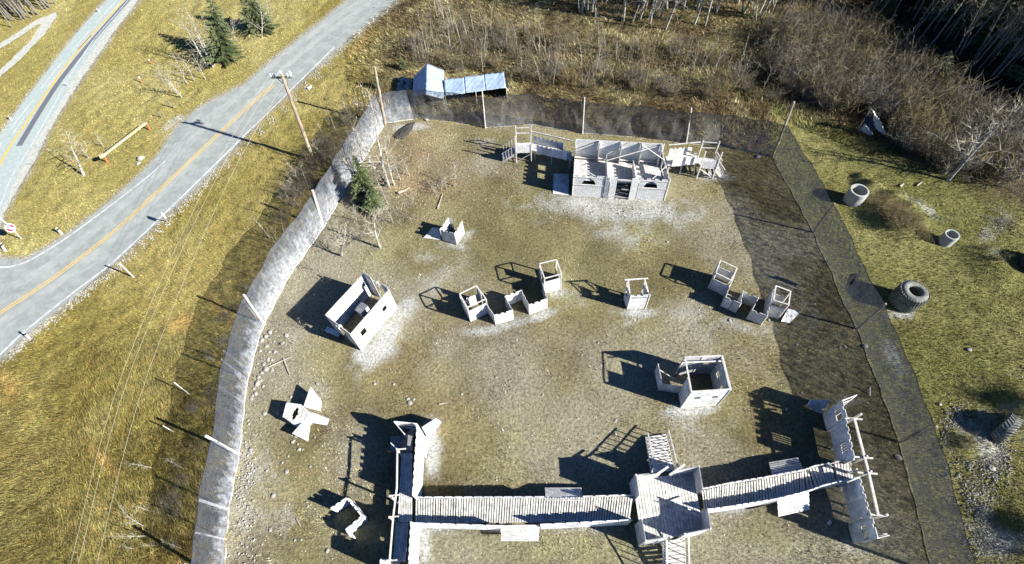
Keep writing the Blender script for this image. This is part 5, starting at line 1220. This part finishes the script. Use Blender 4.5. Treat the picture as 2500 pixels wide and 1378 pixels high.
# scrap of black net on the field behind the birches, torn net pieces
def scrap(pts, label, m='mesh_scrap'):
    P = [G(x, y, .06 + .12 * rnd.random()) for x, y in pts]; mb = MB(); c = sum(P, Vector()) / len(P) + Vector((0, 0, .1)); k = len(P)
    mb.v = [tuple(p) for p in P] + [tuple(p.lerp(c, .5) + Vector((0, 0, rnd.uniform(0, .1)))) for p in P] + [tuple(c)]
    for i in range(k): mb.f += [(i, (i + 1) % k, k + (i + 1) % k, k + i), (k + i, k + (i + 1) % k, 2 * k)]
    tag(mb.build('net_scrap', m), label, 'net scrap')
scrap([(962, 331), (975, 315), (1000, 300), (1014, 297), (1005, 318), (985, 340), (970, 338)], 'crumpled black net scrap lying inside the back net corner')
def hanging_cloth(pts, label):
    a, b = G(2108, 668, 3.3), G(2098, 715, 2.2); mb = MB()
    P = [G(x, y, z) for x, y, z in pts]; mb.slab(P, .03); tag(mb.build('torn_cloth', 'mesh_scrap'), label, 'cloth')
hanging_cloth([(2075, 670, 2.6), (2098, 668, 2.6), (2093, 690, 1.9), (2080, 700, 1.4), (2072, 692, 1.6), (2066, 697, 1.6)], 'torn dark cloth hanging on the east net beside the giant tyre')

# ------------------------------------------------------------------ TREES
def limb(mb, p, d, L, r, n, rg, curve=.15, segs=4, up=.0):
    pts = [p.copy()]; rad = [r]; d = d.normalized()
    for i in range(segs):
        d = (d + Vector((rg.gauss(0, curve), rg.gauss(0, curve), rg.gauss(0, curve) + up))).normalized(); p = p + d * (L / segs); pts.append(p.copy()); rad.append(max(r * (1 - (i + 1) / segs), r * .12))
    mb.tube(pts, rad, n, False); return pts
def gen_tree(seed, H, r0, nb, lean=0, spread=.55, start=.35, twigs=4, stems=1, tn=4):
    rg = random.Random(seed); tk, cr = MB(), MB()
    for s_ in range(stems):
        d = Vector((rg.gauss(0, .06 + .12 * (stems > 1)), rg.gauss(0, .06 + .12 * (stems > 1)), 1)); h = H * rg.uniform(.8, 1)
        P = limb(tk, Vector((0, 0, -.1)), d, h, r0, 6, rg, .05, 8, .03)
        for i in range(nb):
            f = start + (1 - start) * (i + rg.random()) / nb; x = f * 8; k = min(int(x), 7); q = P[k].lerp(P[k + 1], x - k)
            a = rg.uniform(0, 6.28); bl = h * (1 - f * .72) * spread * rg.uniform(.5, 1)
            Q = limb(cr, q, Vector((math.cos(a), math.sin(a), rg.uniform(.5, 1.2))), bl, max(r0 * (1 - f) * .5, .012), tn, rg, .16, 4, .06)
            for t in range(twigs):
                m_ = rg.randint(1, 4); a2 = rg.uniform(0, 6.28); limb(cr, Q[m_], (Q[min(m_ + 1, 4)] - Q[m_ - 1]).normalized() + Vector((math.cos(a2), math.sin(a2), .4)) * .8, bl * rg.uniform(.25, .5), .020, 3, rg, .2, 2)
    return tk, cr
def mesh_of(mb, name, m):
    me = bpy.data.meshes.new(name); me.from_pydata(mb.v, [], mb.f); me.materials.append(MAT[m]); me.update(); return me
def variants(n, m1, m2, seed0, **kw):
    out = []
    for i in range(n):
        t, c = gen_tree(seed0 + i, **kw); out.append((mesh_of(t, 'trunk', m1), mesh_of(c, 'crown', m2)))
    return out
V_BIRCH = variants(7, 'bark_white', 'twig_white', 100, H=10, r0=.12, nb=22, spread=.42, start=.2, twigs=6)
V_GREY = variants(6, 'bark_grey', 'twig', 200, H=10, r0=.11, nb=22, spread=.36, start=.3, twigs=5)
V_SAP = [mesh_of((lambda t: (t[0].add(t[1].v, t[1].f), t[0])[1])(gen_tree(300 + i, H=5, r0=.055, nb=9, spread=.30, start=.25, twigs=2, tn=3)), 'sapling', 'twig_pale' if i % 2 else 'twig') for i in range(8)]
def gen_bush(seed, m, stems=34, H=2.2, nb=8, twigs=3, spread=.45):
    rg = random.Random(seed); mb = MB()
    for s_ in range(stems):
        a = rg.uniform(0, 6.28); r = rg.uniform(0, .5); d = Vector((math.cos(a) * rg.uniform(.1, .75), math.sin(a) * rg.uniform(.1, .75), 1)); h = H * rg.uniform(.55, 1)
        P = limb(mb, Vector((math.cos(a) * r, math.sin(a) * r, -.05)), d, h, .016, 3, rg, .14, 4, .02)
        for i in range(nb):
            k = rg.randint(1, 3); a2 = rg.uniform(0, 6.28); limb(mb, P[k].lerp(P[k + 1], rg.random()), Vector((math.cos(a2), math.sin(a2), rg.uniform(.3, 1.2))), h * spread * rg.uniform(.3, 1), .010, 3, rg, .22, 2)
    return mesh_of(mb, 'bare_bush', m)
V_BUSH = [gen_bush(400 + i, ['twig', 'twig', 'twig_ochre', 'bark_grey', 'twig', 'twig_ochre'][i]) for i in range(6)]
V_BUSHP = [gen_bush(450 + i, 'twig_pale', 9, 1.9, 8, 3) for i in range(3)]
cnt = 0
def tree_obj(name, var, loc, h, label, cat, group, base=10., tilt=None, wide=1.):
    root = thing(name, label, cat, loc, group); s = h / base; q = tilt.to_track_quat('Z', 'Y') if tilt else Quaternion()
    root.scale = (s * wide, s * wide, s); root.rotation_mode = 'QUATERNION'; root.rotation_quaternion = (q @ Quaternion((0, 0, 1), rnd.uniform(0, 6.28)))
    for nm, me in zip(('trunk', 'crown'), var):
        o = bpy.data.objects.new(nm, me); C.objects.link(o); o.parent = root
    return root
def tree_px(b, t, var, label, group=None, name='birch_tree', cat='birch tree', wide=1.):
    p = G(*b); h = HT(b, t); q = G(*t, h); d = (q - p); L = d.length
    p.z = gz(p.x, p.y)
    return tree_obj(name, var, p, L, label, cat, group, tilt=d.normalized(), wide=wide)
B1 = 'bare white birch in the roadside clump beside the tall spruce'
for b, t in [((509, 167), (431, 40)), ((521, 165), (447, 17)), ((524, 160), (484, 33)), ((474, 197), (437, 127)), ((457, 204), (401, 127)), ((501, 192), (470, 120)), ((444, 239), (397, 157)), ((434, 230), (381, 163)), ((538, 150), (520, 20)), ((560, 140), (566, 40)), ((622, 85), (592, 5)), ((640, 95), (640, -10)), ((655, 60), (650, -20))]:
    tree_px(b, t, rnd.choice(V_BIRCH), B1, 'roadside birches by the spruce', wide=1.5)
tree_px((205, 429), (134, 314), V_BIRCH[0], 'bare bushy birch left of the yellow barrier, largest there', None, wide=2.3)
tree_px((217, 387), (185, 337), V_BIRCH[1], 'thin bare birch directly behind the largest tree left of the barrier', wide=2)
tree_px((252, 360), (227, 314), V_BIRCH[2], 'thin bare birch touching the lower end of the yellow barrier', wide=2)
tree_px((950, 457), (846, 212), V_BIRCH[3], 'tall pale birch with a forked crown leaning across the net corner', wide=1.0)
tree_px((963, 452), (941, 320), V_BIRCH[4], 'straight white birch right beside the tall forked one', wide=1.5)
tree_px((945, 455), (890, 300), V_BIRCH[6], 'thin white birch rising left of the tall forked one', wide=1.4)
tree_px((929, 606), (907, 505), V_BIRCH[5], 'bare white birch standing alone below the green spruce', wide=1.9)
tree_px((834, 625), (797, 533), V_BIRCH[6], 'bare white birch at the foot of the pale west net', wide=1.9)
tree_px((1110, 455), (1108, 400), V_BIRCH[1], 'small dead white sapling standing alone in the leaf litter', wide=1.6)
for x, y, h in [(898, 470, 3.2), (925, 440, 4.2), (935, 470, 3.0), (978, 440, 3.6), (915, 500, 2.6), (880, 420, 3.6), (905, 400, 4.4), (948, 500, 2.4), (1000, 430, 2.4), (870, 540, 2.6), (960, 545, 2.2), (1090, 462, 2.0)]:
    g = G(x, y); tree_obj('birch_sapling', rnd.choice(V_BIRCH), flat(g), h, 'slim bare pale birch among the group round the green spruce', 'sapling', 'slim birches round the spruce', tilt=Vector((rnd.gauss(0, .1), rnd.gauss(0, .1), 1)), wide=1.3)
for b, t in [((371, 1143), (300, 1124)), ((449, 1146), (400, 1117)), ((355, 1287), (284, 1238)), ((368, 1250), (316, 1233)), ((357, 1309), (272, 1313)), ((388, 1333), (344, 1334)), ((330, 1340), (296, 1335)), ((527, 885), (496, 868)), ((445, 1340), (400, 1318)), ((500, 1030), (515, 990))]:
    tree_px(b, t, rnd.choice(V_BIRCH), 'thin leaning white sapling in the long grass west of the net', 'leaning saplings west of the net', 'birch_sapling', 'sapling', wide=.8)
def sapling(px, py, h, label, group, vs=V_SAP, base=5., name='bare_sapling', cat='sapling', wide=1., tilt=.06):
    g = G(px, py); o = bpy.data.objects.new(name, rnd.choice(vs)); C.objects.link(o); o.location = (g.x, g.y, gz(g.x, g.y) - .03)
    s = h / base; o.scale = (s * wide, s * wide, s); o.rotation_euler = (rnd.gauss(0, tilt), rnd.gauss(0, tilt), rnd.uniform(0, 6.28)); return tag(o, label, cat, group)
def fillpoly(poly, n):
    xs = [p[0] for p in poly]; ys = [p[1] for p in poly]; out = []
    while len(out) < n:
        x, y = rnd.uniform(min(xs), max(xs)), rnd.uniform(min(ys), max(ys))
        if inpoly(np.array([x]), np.array([y]), poly)[0]: out.append((x, y))
    return out
# brush strip west of the net corner
for x, y in fillpoly([(660, 480), (740, 400), (800, 310), (870, 250), (900, 300), (850, 380), (770, 470), (700, 600), (640, 640)], 42):
    sapling(x, y, rnd.uniform(1.8, 3.6), 'thin bare sapling in the brush strip between the power pole and the net', 'saplings between pole and net')
for x, y in fillpoly([(700, 470), (800, 330), (880, 280), (860, 370), (760, 480), (690, 560)], 50):
    sapling(x, y, rnd.uniform(1.0, 2.2), 'low bare bush in the brush strip between the power pole and the net', 'bushes between pole and net', V_BUSH[:3] + V_BUSHP * 2, 2.2, 'bare_bush', 'bush')
for x, y in fillpoly([(640, 690), (560, 900), (480, 1150), (470, 1378), (400, 1378), (420, 1150), (520, 850), (600, 690)], 14):
    sapling(x, y, rnd.uniform(.8, 1.5), 'low dry bush in the shade strip outside the west net', 'bushes outside the west net', V_BUSH, 2.2, 'bare_bush', 'bush')
# north thicket
for x, y in fillpoly([(985, 150), (1060, 60), (1250, 80), (1500, 130), (1700, 120), (1880, 180), (1890, 240), (1680, 235), (1440, 215), (1270, 195), (1000, 150)], 190):
    sapling(x, y, rnd.uniform(2.5, 5.2), 'slender bare sapling in the thicket north of the back net', 'saplings in the north thicket', tilt=.08)
for x, y in fillpoly([(1020, 130), (1060, 10), (1180, 20), (1200, 130)], 30):
    sapling(x, y, rnd.uniform(4, 7.5), 'tall slender poplar sapling in the clump behind the tarp tent', 'poplar clump behind the tent', name='poplar_sapling', wide=.7)
for x, y in fillpoly([(940, 150), (1040, 90), (1250, 70), (1500, 120), (1700, 110), (1890, 170), (1890, 250), (1680, 245), (1440, 220), (1270, 200), (960, 160)], 90):
    sapling(x, y, rnd.uniform(1.1, 2.5), 'low brown bush in the thicket north of the back net', 'bushes in the north thicket', V_BUSH, 2.2, 'bare_bush', 'bush')
tree_px((1101, 152), (1088, 20), V_BIRCH[5], 'tall pale poplar standing just behind the long blue tarp shelter', None, 'poplar_tree', 'poplar tree', .8)
# north wood of white trunks
for x, y in fillpoly([(1390, 10), (1390, 35), (1560, 60), (1620, 85), (1680, 70), (1880, 60), (1900, 0), (1850, -60), (1400, -60)], 105):
    g = G(x, y); tree_obj('aspen_tree', rnd.choice(V_BIRCH), flat(g), rnd.uniform(7, 11), 'white trunked aspen in the wood along the top edge', 'aspen tree', 'aspens along the top edge', tilt=Vector((rnd.gauss(0, .09), rnd.gauss(0, .09), 1)), wide=1.05)
for x, y in fillpoly([(1050, -20), (1400, -10), (1400, -70), (1050, -80)], 45):
    g = G(x, y); tree_obj('aspen_tree', rnd.choice(V_BIRCH), flat(g), rnd.uniform(8, 12), 'white trunked aspen in the wood along the top edge', 'aspen tree', 'aspens along the top edge', tilt=Vector((rnd.gauss(0, .07), rnd.gauss(0, .07), 1)))
# north east wood
for x, y in fillpoly([(1900, 10), (2060, 20), (2180, 90), (2330, 180), (2500, 250), (2600, 240), (2600, -90), (1900, -90)], 150):
    g = G(x, y); tree_obj('grey_tree', rnd.choice(V_GREY), flat(g), rnd.uniform(8, 12.5), 'bare grey tree in the dark wood at the upper right corner', 'bare tree', 'trees in the dark upper right wood', tilt=Vector((rnd.gauss(0, .06), rnd.gauss(0, .06), 1)), wide=.75)
for b, t, l in [((2304, 426), (2480, 255), 'large bare grey tree leaning out from the brush edge, left of the pair'), ((2314, 441), (2494, 236), 'large bare grey tree leaning out from the brush edge, right of the pair'), ((2431, 451), (2520, 360), 'bare grey tree at the right edge below the leaning pair'), ((2440, 455), (2540, 400), 'thin bare tree beside the one at the right edge')]:
    tree_px(b, t, rnd.choice(V_BIRCH), l, None, 'grey_tree', 'bare tree', wide=1.5)
BR_POLY = [(1890, 40), (2050, 60), (2150, 130), (2230, 170), (2400, 290), (2520, 300), (2520, 440), (2330, 430), (2180, 360), (1990, 265), (1880, 200)]
for x, y in fillpoly(BR_POLY, 200):
    if math.hypot(x - 2120, (y - 345)) < 62: continue
    sapling(x, y, rnd.uniform(1.9, 3.6), 'dense grey brown bush in the tangled brush right of the net corner', 'bushes in the upper right brush', V_BUSH, 2.2, 'bare_bush', 'bush', 1.15)
for x, y in fillpoly(BR_POLY, 60):
    if math.hypot(x - 2120, (y - 345)) < 40: continue
    sapling(x, y, rnd.uniform(3.0, 5.5), 'bare grey sapling rising from the tangled brush right of the net corner', 'saplings in the upper right brush')
# far wood, upper left corner
for x, y in fillpoly([(-60, 105), (20, 75), (90, 40), (150, 5), (160, -50), (-60, -50)], 120):
    g = G(x, y); tree_obj('grey_tree', rnd.choice(V_GREY), flat(g), rnd.uniform(7, 10), 'pale bare tree in the far wood at the upper left corner', 'bare tree', 'trees in the far upper left wood')
# small shrubs inside the field
for x, y, h, l in [(1068, 470, 1.9, 'bare pale shrub with several stems left of the small dead sapling'), (1080, 455, 1.4, 'low bare pale shrub just behind the many stemmed one'), (770, 660, 1.5, 'bare branchy shrub behind the white west house'), (738, 800, 1.3, 'bare branchy shrub in the corner left of the white west house'), (722, 845, 1.2, 'low bare shrub left of the white west house near the stones'), (800, 690, 1.2, 'bare twiggy shrub in the shadow of the white west house'), (775, 740, 1.2, 'second twiggy shrub deep in the shadow of the white west house'), (1000, 500, 1.3, 'low dry shrub below the pale log'), (925, 540, 1.6, 'tangled dry shrub around the foot of the lone birch'), (870, 560, 1.2, 'tangled dry shrub left of the lone birch'), (985, 530, 1.3, 'tangled dry shrub right of the lone birch'), (840, 520, 1.4, 'dry shrub under the spruce beside the net'), (2360, 1080, .8, 'dark dry bush on the mound beside the standing tyre'), (2420, 640, 1.0, 'dark low bush on the long mound near the right edge'), (2400, 615, .9, 'dark low bush on the upper end of the long mound'), (2490, 1000, 1.1, 'dark bush at the right edge above the standing tyre'), (2465, 985, .8, 'dark low bush left of the one at the right edge'), (2345, 1095, .7, 'dark low bush on the gravel below the shadow of the standing tyre'), (2495, 1290, 1.2, 'dark bush at the lower right edge, upper of two'), (2500, 1350, 1.2, 'dark bush at the lower right edge, lower of two')]:
    sapling(x, y, h, l, None, V_BUSHP if x < 1200 else V_BUSH, 2.0, 'bare_shrub', 'shrub')
for x, y in fillpoly([(850, 560), (880, 440), (930, 380), (1000, 400), (1060, 440), (1030, 500), (1010, 560), (940, 620), (860, 600)], 40):
    sapling(x, y, rnd.uniform(.7, 1.3), 'dry knee high shrub in the leaf litter under the birches', 'shrubs under the birches', V_BUSHP, 2.0, 'bare_shrub', 'shrub')
for x, y in fillpoly([(2100, 490), (2150, 490), (2240, 560), (2300, 600), (2260, 590), (2180, 570), (2120, 520)], 46):
    sapling(x, y, rnd.uniform(.5, .9), 'tuft of tall brown grass on the ridge between the two concrete pipes', 'grass tufts on the ridge', [V_BUSH[2], V_BUSH[5]], 2.2, 'grass_tuft', 'grass tuft', 1.8)

def gen_spruce(seed, H=6.):
    rg = random.Random(seed); tk, cr = MB(), MB(); tk.tube([(0, 0, -.1), (0, 0, H * .5), (0, 0, H * .98)], [.12, .07, .01], 6)
    nW = 30
    for w in range(nW):
        f = w / nW; z = H * (.05 + .93 * f); R = H * .27 * (1 - f) ** .85 + .08
        for k in range(9 if f < .7 else 6):
            a = rg.uniform(0, 6.28); r = R * rg.uniform(.6, 1.12); d = Vector((math.cos(a), math.sin(a), -.18)); sd = Vector((-math.sin(a), math.cos(a), 0)); n = max(4, int(r / .085))
            for i in range(n):
                t = (i + .6) / n; c = Vector((0, 0, z)) + d * (r * t) + Vector((0, 0, .12 * r * t * t)); wd = (.20 * (1 - t) + .07) * min(1, r)
                for s_ in (-1, 1):
                    tip = c + sd * (s_ * wd * rg.uniform(.7, 1.5)) + d * wd * .9 + Vector((0, 0, rg.uniform(-.10, .05)))
                    q = d * .045; cr.add([c - q, c + q + Vector((0, 0, rg.uniform(-.02, .05))), tip], [(0, 1, 2)])
                    tip2 = c + sd * (s_ * wd * .5) + d * wd * .5 + Vector((0, 0, rg.uniform(.03, .12))); cr.add([c - q, c + q, tip2], [(0, 1, 2)])
    return mesh_of(tk, 'trunk', 'bark_grey'), mesh_of(cr, 'crown', 'needles')
V_SPR = [gen_spruce(500 + i) for i in range(3)]
for x, y in [(2330, 60), (2420, 110), (2500, 150), (2470, 40), (2600, 170), (2560, 0), (2280, 0), (2200, -30), (2640, 60), (2120, -40), (2550, 215), (2660, 260)]:  # spruces added to cast shade over this wood, several of them out of view
    g = G(x, y); tree_obj('spruce_tree', rnd.choice(V_SPR), flat(g), rnd.uniform(8, 13), 'dark spruce added to shade the wood at the upper right corner', 'spruce tree', 'spruces in the upper right wood', base=6., wide=1.15)
for (b, t, l, w) in [((901, 490), (862, 375), 'green spruce growing at the foot of the west net beside the birches', 1.05), ((912, 512), (905, 440), 'small pale green spruce just below the larger one by the net', 1.2), ((548, 152), (505, -40), 'tall dark spruce in the roadside birch clump', 1.15), ((640, 78), (585, -60), 'dark spruce at the top edge beside the access road', 1.3), ((925, 215), (912, 180), 'small spruce beside the corner pole of the net', 1.3), ((985, 170), (975, 135), 'small spruce in the brush left of the tarp tent', 1.3), ((2278, 225), (2325, 118), 'dark green spruce among the grey brush at upper right', 1.5), ((2160, 40), (2190, -40), 'dark spruce in the shade of the upper right wood', 1.3)]:
    p = G(*b); h = HT(b, t); q = G(*t, h) - p
    tree_obj('spruce_tree', V_SPR[rnd.randrange(3)], p, h, l, 'spruce tree', None, base=6., tilt=q.normalized(), wide=w)
print('objects', len(bpy.data.objects))
